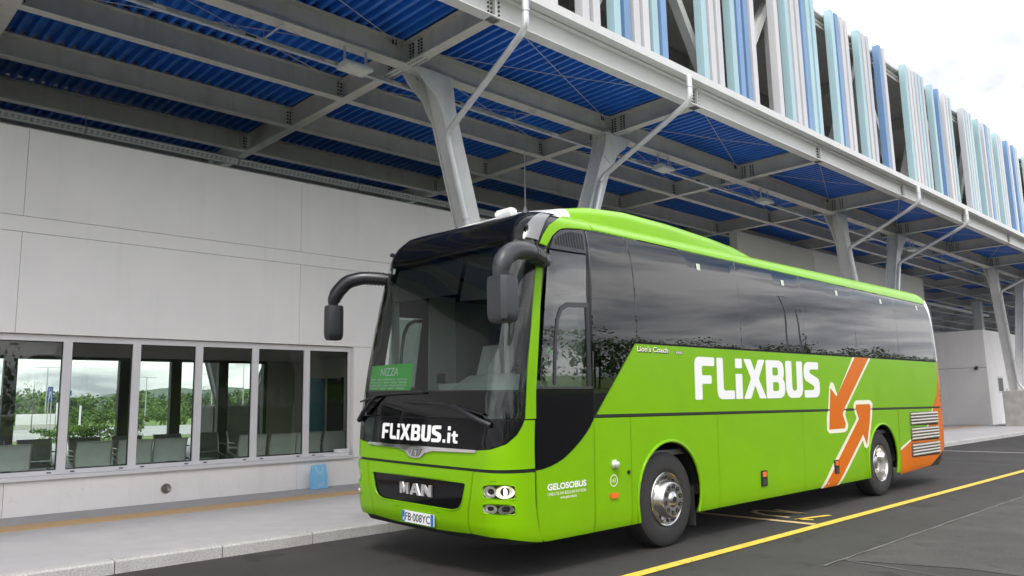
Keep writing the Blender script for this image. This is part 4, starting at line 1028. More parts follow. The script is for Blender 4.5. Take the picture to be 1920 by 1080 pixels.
    for z0 in (1.105, .835, .555):
        o_ = y('louvre_frame', rounded([(9.90, z0), (11.30, z0 - .02), (11.33, z0 + .225), (9.92, z0 + .235)], .03), 'hole', off=.004, thick=.003, res=.2, gap=0, parent=en)
        for j in range(4):
            z = z0 + .012 + j * .054; lv = MB()
            lv.tube([onskin(sg * side_s(yy, z + .025), z + .025, .004) for yy in (9.93, 10.3, 10.8, 11.29)], .024, 8); lv.build('louvre_slat', 'louvre', o_, smooth=True)
    # wheel arch lips
    for w in (WYF, WYR):
        lp = MB(); lp.tube([onskin(sg * side_s(a, b_), b_, .004) for a, b_ in arch(w, .61, ZL + .02)], .018, 7); lp.build('arch_lip', 'green', bus, smooth=True)
    # marks on the panels
    if sg > 0:
        lx = [('F', 3.17, 3.607), ('L', 3.66, 4.066), ('i', 4.095, 4.262), ('dot', 4.095, 4.262), ('X', 4.285, 4.872), ('B', 4.875, 5.391), ('U', 5.424, 5.921), ('S', 5.965, 6.455)]
    else: lx = [(c, 9.5 - (a - 0), 9.5 - b_) for c, a, b_ in [('F', 3.17, 3.607), ('L', 3.66, 4.066), ('i', 4.095, 4.262), ('dot', 4.095, 4.262), ('X', 4.285, 4.872), ('B', 4.875, 5.391), ('U', 5.424, 5.921), ('S', 5.965, 6.455)]]
    mark(lx, 1.632, 2.146, 'y', sg, .003, ug)
    sh = 0 if sg > 0 else 0
    up_o = [(7.66, 2.256), (8.36, 2.256), (7.35, 1.475), (7.26, 1.37), (7.36, 1.21), (7.33, 1.13), (7.22, 1.095), (6.70, 1.095), (6.62, 1.14), (6.63, 1.34), (6.69, 1.45), (6.77, 1.80), (6.83, 1.868), (6.92, 1.84), (7.03, 1.66)]
    up_i = [(7.735, 2.255), (8.275, 2.255), (7.28, 1.48), (7.18, 1.37), (7.27, 1.22), (7.23, 1.155), (6.69, 1.155), (6.735, 1.43), (6.80, 1.77), (7.0, 1.64)]
    lo_o = [(6.34, ZL), (6.8, .68), (7.68, 1.29), (7.58, 1.45), (7.60, 1.53), (7.69, 1.575), (8.23, 1.575), (8.33, 1.52), (8.27, 1.3), (8.09, .86), (8.00, .805), (7.90, .84), (7.87, .95), (6.96, ZL)]
    lo_i = [(6.44, ZL), (6.86, .64), (7.76, 1.285), (7.655, 1.45), (7.68, 1.51), (8.19, 1.51), (8.235, 1.47), (8.16, 1.2), (8.01, .87), (7.885, 1.04), (6.87, ZL)]
    y('arrow_outline', rounded(up_o, .03), 'decal_cream', off=.003, thick=.0015, res=.14, gap=0, parent=ug); y('arrow', up_i, 'orange', off=.0045, thick=.0015, res=.14, gap=0, parent=ug)
    y('arrow_outline', rounded(lo_o, .03), 'decal_cream', off=.004, thick=.0015, res=.1, gap=0, parent=f4); y('arrow', lo_i, 'orange', off=.007, thick=.0015, res=.1, gap=0, parent=f4)
    for yy in (4.70, 6.86):
        hb = y('side_marker', rounded([(yy - .075, .50), (yy + .075, .50), (yy + .075, .70), (yy - .075, .70)], .015), 'hole', off=.014, thick=.012, res=.2, gap=0, parent=f3)
        y('amber_lamp', rounded([(yy - .045, .62), (yy + .045, .62), (yy + .045, .685), (yy - .045, .685)], .01), 'lamp_amber', off=.022, thick=.01, res=.2, gap=0, parent=hb)
        y('latch', rounded([(yy - .04, .515), (yy + .04, .515), (yy + .04, .59), (yy - .04, .59)], .01), 'plastic_grey', off=.018, thick=.005, res=.2, gap=0, parent=hb)
    lm = MB(); c = onskin(sg * side_s(1.625, .982), .982, 0); lm.lathe([(0, .05), (.02, .05), (.035, .036), (.05, .034), (.062, .02), (.064, .001)], c, 'x', 20, sgn=sg); lm.build('side_lamp', 'lamp_clear', f1, smooth=True)
    y('amber_lamp', rounded([(1.545, .642), (1.665, .642), (1.665, .695), (1.545, .695)], .01), 'lamp_amber', off=.02, thick=.02, res=.2, gap=0, parent=f1)
    c = onskin(sg * side_s(1.862, .887), .887, 0); lk = MB(); lk.lathe([(0, .022), (.012, .022), (.014, .001)], c, 'x', 12, sgn=sg); lk.build('lock', 'trim_black', f1, smooth=True)
    if sg > 0:
        ring = [(1.612 + .062 * math.cos(2 * math.pi * k / 28), .818 + .062 * math.sin(2 * math.pi * k / 28)) for k in range(28)]; ri = [(1.612 + .053 * math.cos(2 * math.pi * k / 28), .818 + .053 * math.sin(2 * math.pi * k / 28)) for k in range(28)]
        decal('number_ring', ring, 'decal_cream', f1, .003, [ri], 'y', 1)
        text_sheet('fleet_number', '167', 1.576, 1.650, .800, .038, 'decal_cream', f1, .003, 'y', 1, .01)
        text_sheet('operator_name', 'GELOSOBUS', .612, 1.178, .805, .058, 'decal_white', dp, .003, 'y', 1, .035)
        text_sheet('operator_address', 'CANELLI TEL 0141 822213 FAX 0141 822266', .612, 1.175, .752, .028, 'decal_cream', dp, .003, 'y', 1, .015)
        text_sheet('operator_site', 'www.gelosobus.it', .79, 1.03, .712, .028, 'decal_cream', dp, .003, 'y', 1, .015)
        text_sheet('model_name', "Lion's Coach", 2.055, 2.64, 2.176, .055, 'decal_cream', ug, .004, 'y', 1, .02)
        text_sheet('model_name_shade', "Lion's Coach", 2.065, 2.652, 2.166, .055, 'trim_black', ug, .002, 'y', 1, .035)
        decal('model_badge', [(2.76, 2.20), (2.94, 2.198), (2.93, 2.162), (2.80, 2.164)], 'chrome_dull', ug, .003)
        text_sheet('badge_text', 'EURO 5', 2.80, 2.92, 2.172, .02, 'decal_cream', ug, .005, 'y', 1, .01)
    # rear corner
    sA = side_s(11.5, 1.5)
    ed = [(side_s(11.125, 1.415), 1.415), (side_s(11.365, 1.63), 1.63), (side_s(11.465, 1.95), 1.95), (side_s(11.505, 2.26), 2.26)]
    panel('rear_corner', [(SMAX - .75, 1.415), (SMAX - .75, 2.26)] + ed[::-1], 'orange', .0, .02, .1, side=sg)
    panel('rear_pillar', [(side_s(11.51, 2.27), 2.27), (side_s(11.44, 2.9), 2.9), (side_s(11.31, 3.2), 3.2), (side_s(11.19, 3.36), 3.36), (side_s(11.29, 3.45), 3.45), (SMAX - .75, 3.5), (SMAX - .75, 2.27)], 'bus_white', .0, .02, .1, side=sg)
    panel('rear_lower', [(side_s(11.69, 1.0), .66), (side_s(11.69, 1.0), 1.40), (SMAX, 1.40), (SMAX, .66)], 'orange', .0, .02, .12, side=sg)
    panel('tail_lamp', [(SMAX - 1.16, .75), (SMAX - 1.16, 1.33), (SMAX - 1.0, 1.33), (SMAX - 1.0, .75)], 'lamp_red', .012, .02, .1, side=sg, gap=0)
    for k in range(3):
        z = 1.50 + k * .09; panel('rear_marker', rounded([(side_s(11.56, z), z), (side_s(11.64, z), z), (side_s(11.64, z), z + .06), (side_s(11.56, z), z + .06)], .015), 'trim_grey', .008, .01, .1, side=sg, gap=0)
panel('rear_window', [(SMAX - .74, 2.27), (SMAX - .74, 3.3), (SMAX - .01, 3.3), (SMAX - .01, 2.27)], 'tinted_glass', .0, .01, .15); panel('rear_window', [(SMAX - .74, 2.27), (SMAX - .74, 3.3), (SMAX - .01, 3.3), (SMAX - .01, 2.27)], 'tinted_glass', .0, .01, .15, side=-1)
for sg in (1, -1): panel('rear_panel', [(SMAX - .74, 1.415), (SMAX - .74, 2.26), (SMAX, 2.26), (SMAX, 1.415)], 'green', .0, .02, .15, side=sg); panel('rear_valance', [(SMAX - 1.2, .40), (SMAX - 1.3, .65), (SMAX, .65), (SMAX, .40)], 'trim_black', .0, .02, .15, side=sg)
# --- roof pod, its white top, aerial and beacon
def pod():
    st = [(.74, .78, .0), (.92, .86, .03), (1.12, .92, .07), (1.35, .95, .12), (1.75, .97, .18), (2.3, 1.0, .21), (3.2, 1.0, .195), (4.2, .98, .15), (4.8, .97, .115), (5.2, .95, .075), (5.45, .91, .035), (5.62, .84, -.02)]
    g, w = MB(), MB(); G_, W_ = [], []
    for y, hw, h in st:
        zb = 3.57 if y > 1.2 else 3.575; k = min(1, h / .15)
        prof = [(hw + .03, 3.565), (hw, zb + h * .55 + .03 * k), (hw - .06, zb + h + .05 * k), (hw - .16, zb + h + .075 * k)]
        top = [(hw - .16, zb + h + .075 * k), ((hw - .16) * .5, zb + h + .105 * k + .02), (0, zb + h + .125 * k + .04)]
        G_.append([[roll((sg * a, y, b_)) for a, b_ in prof] for sg in (1, -1)]); W_.append([roll((a, y, b_)) for a, b_ in top] + [roll((-a, y, b_)) for a, b_ in top[::-1][1:]])
    for k in (0, 1):
        for mb_, Q in ((g, G_[3:]), (w, G_[:4])):
            r = [mb_.pts(q[k]) for q in Q]
            for a, b_ in zip(r, r[1:]):
                for i in range(3): mb_.face((a[i], a[i + 1], b_[i + 1], b_[i]))
    r = [w.pts(q) for q in W_]
    for a, b_ in zip(r, r[1:]):
        for i in range(4): w.face((a[i], a[i + 1], b_[i + 1], b_[i]))
    w.face(r[0])
    o = g.build('roof_pod', 'green', bus, smooth=60); w.build('pod_top', 'bus_white', o, smooth=60)
pod()
b = MB(); c = Vector(roll((.35, .95, 3.70))); b.box(c - Vector((.14, .05, .03)), c + Vector((.14, .07, .055))); o = b.build('roof_beacon', 'bus_white', bus)
bv = bmesh.new(); bv.from_mesh(o.data); bmesh.ops.bevel(bv, geom=list(bv.edges), offset=.025, segments=3, affect='EDGES'); bv.to_mesh(o.data); bv.free()
c = Vector(roll((.62, 1.0, 3.66))); MB().tube([c, c + Vector((0, 0, .10)), c + Vector((.01, 0, .75))], .02, 6, radii=[.05, .01, .004]).build('aerial', 'trim_black', bus, smooth=True)
# --- mirrors on their swan-neck arms
for sg in (1, -1):
    P = [(1.24, .64, 3.03), (1.33, .48, 3.04), (1.41, .24, 3.06), (1.45, .03, 3.04), (1.46, -.11, 2.95), (1.46, -.16, 2.83), (1.46, -.16, 2.76)]
    if sg < 0: P = [(1.22, .60, 3.08), (1.33, .45, 3.10), (1.47, .28, 3.11), (1.59, .14, 3.06), (1.68, .06, 2.93), (1.71, .03, 2.82), (1.71, .03, 2.77)]
    P = [roll((sg * x, y, z)) for x, y, z in P]; P = arc_path(P, .06, 3); n = len(P)
    a = MB(); a.tube(P, .08, 12, radii=[(.078 if sg > 0 else .076) + .010 * min(1, i / n * 2) - (.03 if sg > 0 else .035) * max(0, i / n - .7) * 3.3 for i in range(n)])
    arm = a.build('mirror_arm', 'plastic_grey' if sg > 0 else 'plastic_dark', bus, smooth=True)
    bl = MB()
    for k in range(5): c = Vector(P[1]).lerp(Vector(P[5]), .15 + k * .2); d = (Vector(P[5]) - Vector(P[1])).normalized() * .008; bl.tube([c - d, c + d], .088 if sg > 0 else .086, 12)
    bl.build('bellows', 'trim_black', arm)
    hx, hy = (1.46, -.13) if sg > 0 else (1.71, .05); h = MB(); c = Vector(roll((sg * hx, hy, 2.57)))
    fw = 1 if sg > 0 else .62; prof = [(x * fw, y) for x, y in [(-.125, -.06), (-.09, -.105), (.09, -.105), (.125, -.06), (.125, .08), (-.125, .08)]]
    rings = []
    for dz, f in ((.205, .82), (.195, .95), (.15, 1.0), (-.13, 1.0), (-.19, .93), (-.215, .75)): rings.append(h.pts([c + Vector((x * f, y * f, dz)) for x, y in prof]))
    for ra, rb_ in zip(rings, rings[1:]):
        for i in range(6): h.face((ra[i], ra[(i + 1) % 6], rb_[(i + 1) % 6], rb_[i]))
    h.face(rings[0]); h.face(rings[-1])
    hd_ = h.build('mirror_head', 'plastic_grey' if sg > 0 else 'plastic_dark', arm, smooth=35)
    MB().box(c + Vector((-.105 * fw, .082, -.17)), c + Vector((.105 * fw, .086, .17))).build('mirror_glass', 'chrome', hd_)
# --- wheels
def wheel(sg, y, front):
    x = 1.235 * sg; c = (x, y, .525); t = MB()
    t.lathe([(-.30, .30), (-.29, .47), (-.26, .515), (-.22, .522), (-.05, .522), (-.015, .512), (.0, .49), (.012, .44), (.014, .36), (.008, .315), (-.01, .295), (-.04, .29)], c, 'x', 56, sgn=sg)
    for k in range(3): rr = .5215; t.lathe([(-.20 + k * .065, rr + .0005), (-.195 + k * .065, rr - .012), (-.19 + k * .065, rr + .0005)], c, 'x', 56, sgn=sg)
    ty = t.build('tyre', 'tyre', bus, smooth=35)
    r = MB()
    if front:
        r.lathe([(-.03, .297), (.008, .298), (.016, .290), (.010, .280), (-.02, .268), (-.035, .25), (.0, .232), (.030, .215), (.075, .20), (.092, .185), (.095, .165), (.088, .115), (.088, .085), (.10, .07), (.112, .05), (.114, .001)], c, 'x', 48, sgn=sg)
    else:
        r.lathe([(-.03, .297), (.008, .298), (.016, .290), (.010, .280), (-.03, .266), (-.10, .258), (-.155, .24), (-.165, .19), (-.16, .14), (-.12, .135), (-.09, .12), (-.06, .11), (-.05, .08), (-.048, .001)], c, 'x', 48, sgn=sg)
    rm_ = r.build('rim', 'wheel_metal', bus, smooth=35)
    for k in range(10):
        a = 2 * math.pi * k / 10 + .2
        nb = MB(); o = (x + sg * (.093 if front else -.155), y + .145 * math.cos(a) * (1 if front else 1.25), .525 + .145 * math.sin(a) * (1 if front else 1.25)); nb.lathe([(0, .026), (.004, .026), (.004, .018), (-.004, .001)] if front else [(0, .02), (.03, .018), (.032, .001)], o, 'x', 12, sgn=sg); nb.build('lug_hole' if front else 'wheel_nut', 'hole' if front else 'chrome_dull', rm_)
        if k % 1 == 0 and front:
            a = 2 * math.pi * (k + .5) / 10; nb = MB(); rr = .241; cc = Vector((x + sg * (-.009), y + rr * math.cos(a), .525 + rr * math.sin(a)))
            nd = Vector((sg * .8, -.45 * math.cos(a), -.45 * math.sin(a))).normalized(); u = Vector((0, -math.sin(a), math.cos(a))); w = nd.cross(u)
            q = nb.pts([cc + nd * .012 + u * .033 * math.cos(2 * math.pi * j / 14) + w * .024 * math.sin(2 * math.pi * j / 14) for j in range(14)]); nb.face(q); nb.build('vent_hole', 'hole', rm_)
    cp = MB(); cp.lathe([(.114, .035), (.116, .034), (.117, .001)], c, 'x', 20, sgn=sg)
    if front: cp.build('hub_cap', 'hole', rm_)
for sg in (1, -1): wheel(sg, WYF, True); wheel(sg, WYR, False)
for w in (WYF, WYR):
    MB().box((.86, w + .60, .16), (1.2, w + .615, .62)).build('mud_flap', 'tyre', bus)
# --- the cab seen through the glass
cabin = MB(); cabin.box((-1.2, .35, 1.0), (1.2, 10.8, 1.06)).build('cabin_floor', 'cab_dark', bus)
MB().box((-1.1, .80, 3.27), (1.1, 10.8, 3.30)).build('cabin_ceiling', 'cab_grey', bus)
d = MB(); st = [(-1.18, .34, 1.62, .75), (-.7, .22, 1.66, .80), (-.2, .18, 1.70, .85), (.2, .18, 1.78, .9), (.5, .2, 1.92, .95), (.8, .24, 1.93, .95), (1.0, .28, 1.82, .9), (1.18, .38, 1.76, .85)]
rr = [d.pts([roll(p) for p in ((x, y0, 1.3), (x, y0, z - .10), (x, y0 + .1, z - .02), (x, (y0 + y1) / 2, z), (x, y1, z - .04), (x, y1, 1.2))]) for x, y0, z, y1 in st]
for a, b_ in zip(rr, rr[1:]):
    for i in range(5): d.face((a[i], a[i + 1], b_[i + 1], b_[i]))
d.build('dashboard', 'cab_grey', bus, smooth=50)
s_ = MB(); s_.tube([Vector((.62 + .22 * math.cos(2 * math.pi * k / 24), 1.06 + .12 * math.sin(2 * math.pi * k / 24), 2.0 + .19 * math.sin(2 * math.pi * k / 24))) for k in range(25)], .014, 6, caps=False).tube([(.62, .95, 1.85), (.62, 1.06, 2.0)], .03, 6).bar((.41, 1.06, 2.0), (.83, 1.06, 2.0), .03, .03).build('steering_wheel', 'trim_black', bus, smooth=True)
def cab_seat(x, y, z, m):
    q = MB(); q.prism([(-.25, 0), (.25, 0), (.26, .5), (.2, .75), (.14, .98), (-.14, .98), (-.2, .75), (-.26, .5)], (x, y + .08, z + .1), (x, y + .2, z + .1), (1, 0, 0), (0, .12, .99)); q.box((x - .25, y - .42, z), (x + .25, y + .1, z + .14)); q.build('seat', m, bus)
cab_seat(.62, 1.55, 1.55, 'cab_light'); cab_seat(-.60, 1.45, 1.28, 'cab_light'); MB().box((-1.2, 1.13, 1.06), (-1.16, 1.55, 3.0)).build('lining', 'cab_light', bus); MB().box((-1.2, 1.56, 1.06), (-1.165, 3.6, 3.1)).build('lining', 'cab_grey', bus); MB().box((-1.155, 1.22, 1.9), (-1.12, 1.34, 2.02)).build('door_switch', 'cab_dark', bus)
for r in range(2, 7):
    for x in (-.9, -.42, .42, .9): cab_seat(x, 1.6 + r * .85, 1.45, 'seat_cloth')
MB().box((.15, 2.0, 1.06), (1.15, 2.04, 2.9)).build('partition', 'cab_grey', bus)
MB().box((-1.16, .55, 1.3), (-1.1, .62, 3.1)).box((-.2, 1.5, 1.06), (-.12, 1.58, 2.6)).build('grab_pole', 'cab_light', bus)
b = MB(); b.box((-.35, .62, 1.55), (-.02, .9, 1.86)).build('ticket_machine', 'cab_light', bus)
vz = panel('sun_blind', [(-1.28, 2.80), (.2, 2.80), (.2, 3.2), (-1.2, 3.2)], 'blind', -.12, .006, .2, gap=0); panel('sun_blind', [(.25, 2.72), (1.28, 2.70), (1.25, 3.2), (.25, 3.2)], 'blind', -.14, .006, .2, gap=0)
for yy, zz, w_, h_, m in ((.60, 1.97, .05, .10, 'sticker'), (.62, 1.84, .10, .08, 'sticker'), (.64, 2.10, .07, .07, 'card_green')): panel('sticker', [(yy, zz), (yy + w_, zz), (yy + w_, zz + h_), (yy, zz + h_)], m, -.012, .001, .2, gap=0, mode='y')
# --- route card behind the windscreen
crd = panel('route_card', [(-1.15, 1.752), (-.235, 1.752), (-.262, 2.055), (-1.15, 2.04)], 'card_green', -.045, .004, .1, gap=0)
crd.parent = None; crd.location = (BX, BY, 0)
tag(crd, 'green route card reading NIZZA standing inside the coach windscreen', 'sign')
text_sheet('card_text', 'NIZZA', -.86, -.50, 1.925, .085, 'decal_white', crd, -.040, 's', 1, .015)
for i, l in enumerate(['TRIESTE \u00b7 TRIESTE AEROPORTO \u00b7 SAN DONA', 'NOVENTA OUTLET \u00b7 MESTRE \u00b7 VICENZA \u00b7 BERGAMO', 'BERGAMO ORIO AL SERIO \u00b7 MILANO SESTO SAN', 'GIOVANNI \u00b7 TORINO \u00b7 IMPERIA \u00b7 SANREMO']):
    text_sheet('card_text', l, -1.08 + .03 * (i == 3), -.31 - .03 * (i == 3), 1.872 - i * .033, .020, 'decal_white', crd, -.040, 's', 1, .015)
text_sheet('card_text', 'LINEA', -1.255, -1.165, 1.955, .022, 'decal_white', crd, -.040, 's', 1, .01); text_sheet('card_text', '406', -1.25, -1.175, 1.90, .035, 'decal_white', crd, -.040, 's', 1, .01)
# ================================================================ small things, the waiting room, and the land beyond
def paper_bag():
    t = thing('paper_bag', 'light blue paper carrier bag standing against the plaster wall', 'bag', (-13.42, 7.75, .131))
    b = MB(); w, d, h = .165, .055, .44
    P = [[(-d, -w, 0), (d, -w, 0), (d, w, 0), (-d, w, 0)], [(-d * .8, -w * .97, h * .5), (d * 1.1, -w, h * .5), (d * 1.1, w, h * .5), (-d * .8, w * .97, h * .5)], [(-d * .25, -w * .93, h), (d * .35, -w * .97, h), (d * .35, w * .93, h * 1.02), (-d * .25, w * .9, h * 1.02)]]
    r = [b.pts(p) for p in P]
    for a, c in zip(r, r[1:]):
        for i in range(4): b.face((a[i], a[(i + 1) % 4], c[(i + 1) % 4], c[i]))
    b.face(r[0][::-1]); b.build('bag_body', 'paper_blue', t)
    MB().tube([(d * .35 + .004, -.07, h * .97), (d * .35 + .03, -.06, h * .72), (d * .35 + .035, 0, h * .62), (d * .35 + .03, .05, h * .72), (d * .35 + .004, .07, h * .97)], .004, 5).build('handle', 'decal_white', t, smooth=True)
    k = MB()
    for p, q in (((-.05, .02), (-.02, .10)), ((-.02, .10), (.02, .03)), ((.02, .03), (.06, .14)), ((.06, .14), (.08, .04))): k.bar((d * 1.06 + .004, p[0], p[1]), (d * 1.06 + .006, q[0], q[1]), .006, .003)
    k.build('print', 'decal_white', t)
    t.rotation_euler = (0, R_(-4), R_(4))
paper_bag()
for (y0, y1, z, x0, h, l) in ((7.98, 8.27, .706, -13.59, .055, 'flat white carton lying leftmost on the window sill'), (8.29, 8.49, .706, -13.60, .06, 'white carton on the window sill below the open one'), (8.24, 8.52, .767, -13.61, .06, 'white carton with its lid up on top of the others')):
    t = thing('carton', l, 'carton', (x0 - .05, (y0 + y1) / 2, z), 'white cartons on the window sill')
    L = (y1 - y0) / 2; MB().box((-.06, -L, 0), (.06, L, h * .8)).build('tray', 'carton_white', t); MB().prism([(-.062, h * .8 + .001), (.062, h * .8 + .001), (.04, h), (-.062, h)], (0, -L - .002, 0), (0, L + .002, 0), (1, 0, 0), (0, 0, 1)).build('lid', 'carton_white', t)
# --- chairs of the waiting room
def chair(x, y, face, m, label, group):
    """face: +1 sits facing +x (towards the road), -1 facing away"""
    t = thing('waiting_chair', label, 'chair', (x, y, .251), group)
    w = .27; P = [(0, .50), (.01, .60), (-.01, .74), (-.05, .86), (-.075, .905), (-.10, .90)]
    b = MB(); th = .012
    o = [(a, c) for a, c in P] + [(a - th, c - .004) for a, c in P[::-1]]
    b.prism([(a * face, c) for a, c in o], (0, -w, 0), (0, w, 0), (1, 0, 0), (0, 0, 1)); b.build('backrest', m, t, smooth=50)
    b = MB(); Q = [(.0, .48), (.10, .42), (.25, .40), (.40, .42), (.45, .40), (.45, .385), (.25, .385), (.10, .40), (-.01, .46)]
    b.prism([(a * face, c) for a, c in Q], (0, -w, 0), (0, w, 0), (1, 0, 0), (0, 0, 1)); b.build('seat', m, t, smooth=50)
    for s in (-1, 1):
        MB().tube([(-.085 * face, s * (w + .012), .90), (-.045 * face, s * (w + .012), .84), (.0, s * (w + .012), .72), (.015 * face, s * (w + .012), .58), (.03 * face, s * (w + .012), .47), (.43 * face, s * (w + .012), .39)], .014, 8).build('side_frame', 'chair_metal', t, smooth=True)
        MB().tube([(.02 * face, s * (w + .02), .66), (.15 * face, s * (w + .03), .665), (.38 * face, s * (w + .03), .655)], .016, 8).build('armrest', 'chair_metal', t, smooth=True)
        MB().tube([(.2 * face, s * .2, .385), (.22 * face, s * .2, .02), (.22 * face, s * .2, 0)], .02, 8).tube([(-.02 * face, s * .2, .012), (.44 * face, s * .2, .012)], .016, 6).build('leg', 'chair_metal', t, smooth=True)
lt = ['at the left edge, behind the first window', 'left in the second window', 'right in the second window', 'behind the third mullion', 'with its arm showing, in the fourth window', 'behind the fifth mullion', 'in the middle of the fifth window', 'behind the sixth mullion', 'in the last window beside the cartons']
for y, l in zip([2.95, 4.16, 4.82, 5.42, 6.98, 7.62, 8.18, 8.80, 9.4], lt):
    if y < 9.0: chair(-14.62, y, -1, 'chair_mesh', 'pale mesh chair backing the glass, ' + l, 'pale chairs along the window')
for y, l in zip([3.10, 3.88, 4.75, 5.55, 6.36, 7.16, 7.95], ['far left in the first window', 'in the first window beside the mullion', 'in the second window', 'between the second and third windows', 'in the middle of the third window', 'left in the fourth window', 'right in the fourth window']):
    chair(-17.25, y, 1, 'chair_mesh_shaded', 'shade-darkened inner row chair, ' + l, 'shade-darkened chairs of the inner row')
t = thing('locker_cabinet', 'dark cabinet with a column of four small white lights inside the last window', 'cabinet', (-15.45, 9.55, .25))
MB().box((-.3, -.28, 0), (.3, .28, 2.05)).build('case', 'plastic_dark', t); MB().box((.302, -.24, .1), (.31, .24, 1.98)).build('door', 'gloss_black', t)
for i in range(4): MB().box((.312, -.05, .9 + i * .24), (.318, .0, .945 + i * .24)).build('status_light', 'led_white', t)
tag(MB().box((-15.9, 9.2, .25), (-15.86, 9.28, 2.3)).box((-15.86, 8.7, .25), (-15.82, 9.2, 2.3)).build('notice_panel', 'teal_panel'), 'teal panel standing beside the dark cabinet in the waiting room', 'panel')

# --- the land behind the station
struct(sheet('access_road', [(-103, -80), (-58, -80), (-58, 120), (-103, 120)], 'lot', 0.0))
struct(sheet('parking_lot', [(-50, -60), (-30, -60), (-30, 110), (-50, 110)], 'lot', 0.0))
def leaves(b, c, rx, ry, rz, n, size, r, m=0):
    """leaf clumps: small tilted quads spread through lobes of an ellipsoid"""
    lobes = [(Vector((r.gauss(0, .45), r.gauss(0, .45), r.uniform(-.6, .75))), r.uniform(.3, .55)) for _ in range(9)]
    for _ in range(n):
        lo, lr = r.choice(lobes); d = Vector((r.gauss(0, 1), r.gauss(0, 1), r.gauss(0, 1))).normalized() * lr * r.random() ** .4
        p = lo + d; q = Vector((c[0] + p.x * rx, c[1] + p.y * ry, max(.02, c[2] + p.z * rz)))
        u = Vector((r.gauss(0, 1), r.gauss(0, 1), r.gauss(0, 1))).normalized(); w = u.cross(Vector((r.gauss(0, 1), r.gauss(0, 1), r.gauss(0, 1)))).normalized(); s = size * r.uniform(.5, 1.2)
        i = b.pts([q - u * s, q + w * s * .6, q + u * s, q - w * s * .6]); b.face(i, m)
def wood(name, label, pts, mats, seed, n=220, size=.55, lift=0):
    r = random.Random(seed); b = MB()
    for x, y, h in pts:
        leaves(b, (x, y, h * .5), h * .55, h * .55, h * .52, n, size, r, r.randrange(len(mats)))
        b.tube([(x, y, 0), (x + r.uniform(-.3, .3), y, h * .6)], .16, 5)
    o = b.build(name, mats, recalc=False); o['kind'] = 'stuff'; return tag(o, label, 'trees') if 0 else o
r0 = random.Random(3)
wood('woodland', '', [(-265 + r0.uniform(-22, 22), y + r0.uniform(-3, 3), r0.uniform(6.0, 8.2) + (1.8 if 118 < y < 135 else 0)) for y in range(20, 215, 2)], ['leaf', 'leaf_dark', 'leaf_bright'], 11, 420, .62)
wood('undergrowth', '', [(-190 + r0.uniform(-25, 25), y + r0.uniform(-2, 2), r0.uniform(2.2, 3.4)) for y in range(10, 170, 1)], ['leaf', 'leaf_bright'], 12, 150, .34)
wood('verge_bushes', '', [(-108 + r0.uniform(-2, 3), y + r0.uniform(-1, 1), r0.uniform(1.5, 2.4)) for y in range(12, 70, 1)], ['leaf_bright', 'leaf'], 13, 170, .2)
def shrub(x, y, h, w, label, m='leaf_bright', n=900, seed=1):
    t = thing('shrub', label, 'shrub', (x, y, 0)); r = random.Random(seed); b = MB(); leaves(b, (0, 0, h * .45), w * .6, w * 1.2, h * .6, n, .10, r); b.build('foliage', m, t, recalc=False)
    MB().tube([(0, 0, 0), (.05, .05, h * .5)], .05, 6).build('stem', 'bark', t)
shrub(-56, 13.9, .85, 1.4, 'low green shrub in the first waiting room window', 'leaf', 900, 4)
shrub(-54, 14.9, .95, 1.6, 'flowering green shrub at the left of the second window', 'leaf_bright', 1100, 5)
shrub(-54, 16.6, .9, 1.6, 'bushy green shrub in the middle of the second window', 'leaf', 1100, 6)
def lamp_post(x, y, h, label, arms=2):
    t = thing('lamp_post', label, 'lamp post', (x, y, 0), 'lamp posts')
    MB().tube([(0, 0, 0), (0, 0, .6), (0, 0, h)], .08, 10, radii=[.13, .10, .06]).build('pole', 'pole_grey', t, smooth=True)
    MB().box((-.05, -1.2 if arms > 1 else -.05, h), (.05, 1.2, h + .07)).build('arm', 'pole_grey', t)
    for s in ((-1, 1) if arms > 1 else (1,)): MB().prism([(-.14, 0), (.14, 0), (.1, .09), (-.1, .09)], (0, s * .8, h - .01), (0, s * 1.45, h + .02), (1, 0, 0), (0, 0, 1)).build('lantern', 'lamp_body', t)
def py(px, X):   # not a screen trick: bearing of a far post as read from the plan
    return px
for x, y, h, l in ((-110, 25.6, 7.4, 'twin armed lamp post in the first waiting room window'), (-120, 37.9, 6.3, 'lamp post left in the second window beyond the shrubs'), (-125, 42.5, 6.9, 'lamp post right in the second window before the trees'), (-105, 33.8 + 10.4, 6.6, 'twin armed lamp post behind the second mullion'), (-130, 60.2, 9.4, 'twin armed lamp post between the legs of the rear column')):
    lamp_post(x, y, h, l)
t = thing('banner_sign', 'tall dark blue banner sign on two posts behind the first window', 'sign', (-60, 14.2, 0))
for s in (-.12, .12): MB().tube([(0, s, 0), (0, s * .55, 3.4)], .035, 6).build('post', 'pole_grey', t)
MB().box((-.02, -.16, 2.5), (.02, .16, 3.5)).build('panel', 'sign_blue', t); MB().bar((.03, -.08, 2.6), (.03, 0, 3.2), .02, .04, (1, 0, 0)).bar((.03, .08, 2.6), (.03, 0, 3.2), .02, .04, (1, 0, 0)).build('emblem', 'decal_white', t)
t = thing('bus_stop_pole', 'thin pole with a dark blade sign right of the banner sign', 'sign', (-58, 14.8, 0)); MB().tube([(0, 0, 0), (0, 0, 3.1)], .04, 6).build('pole', 'pole_grey', t); MB().box((-.02, 0, 2.85), (.02, .18, 3.2)).build('blade', 'sign_blue', t)
t = thing('low_white_wall', 'low white tiled wall with a white pier in the first window', 'wall', (-104, 22.6, 0))
for i in range(6): MB().box((-.1, -1.3 + i * .66, .55), (.1, -.65 + i * .66, 1.75)).build('panel', 'carton_white', t)
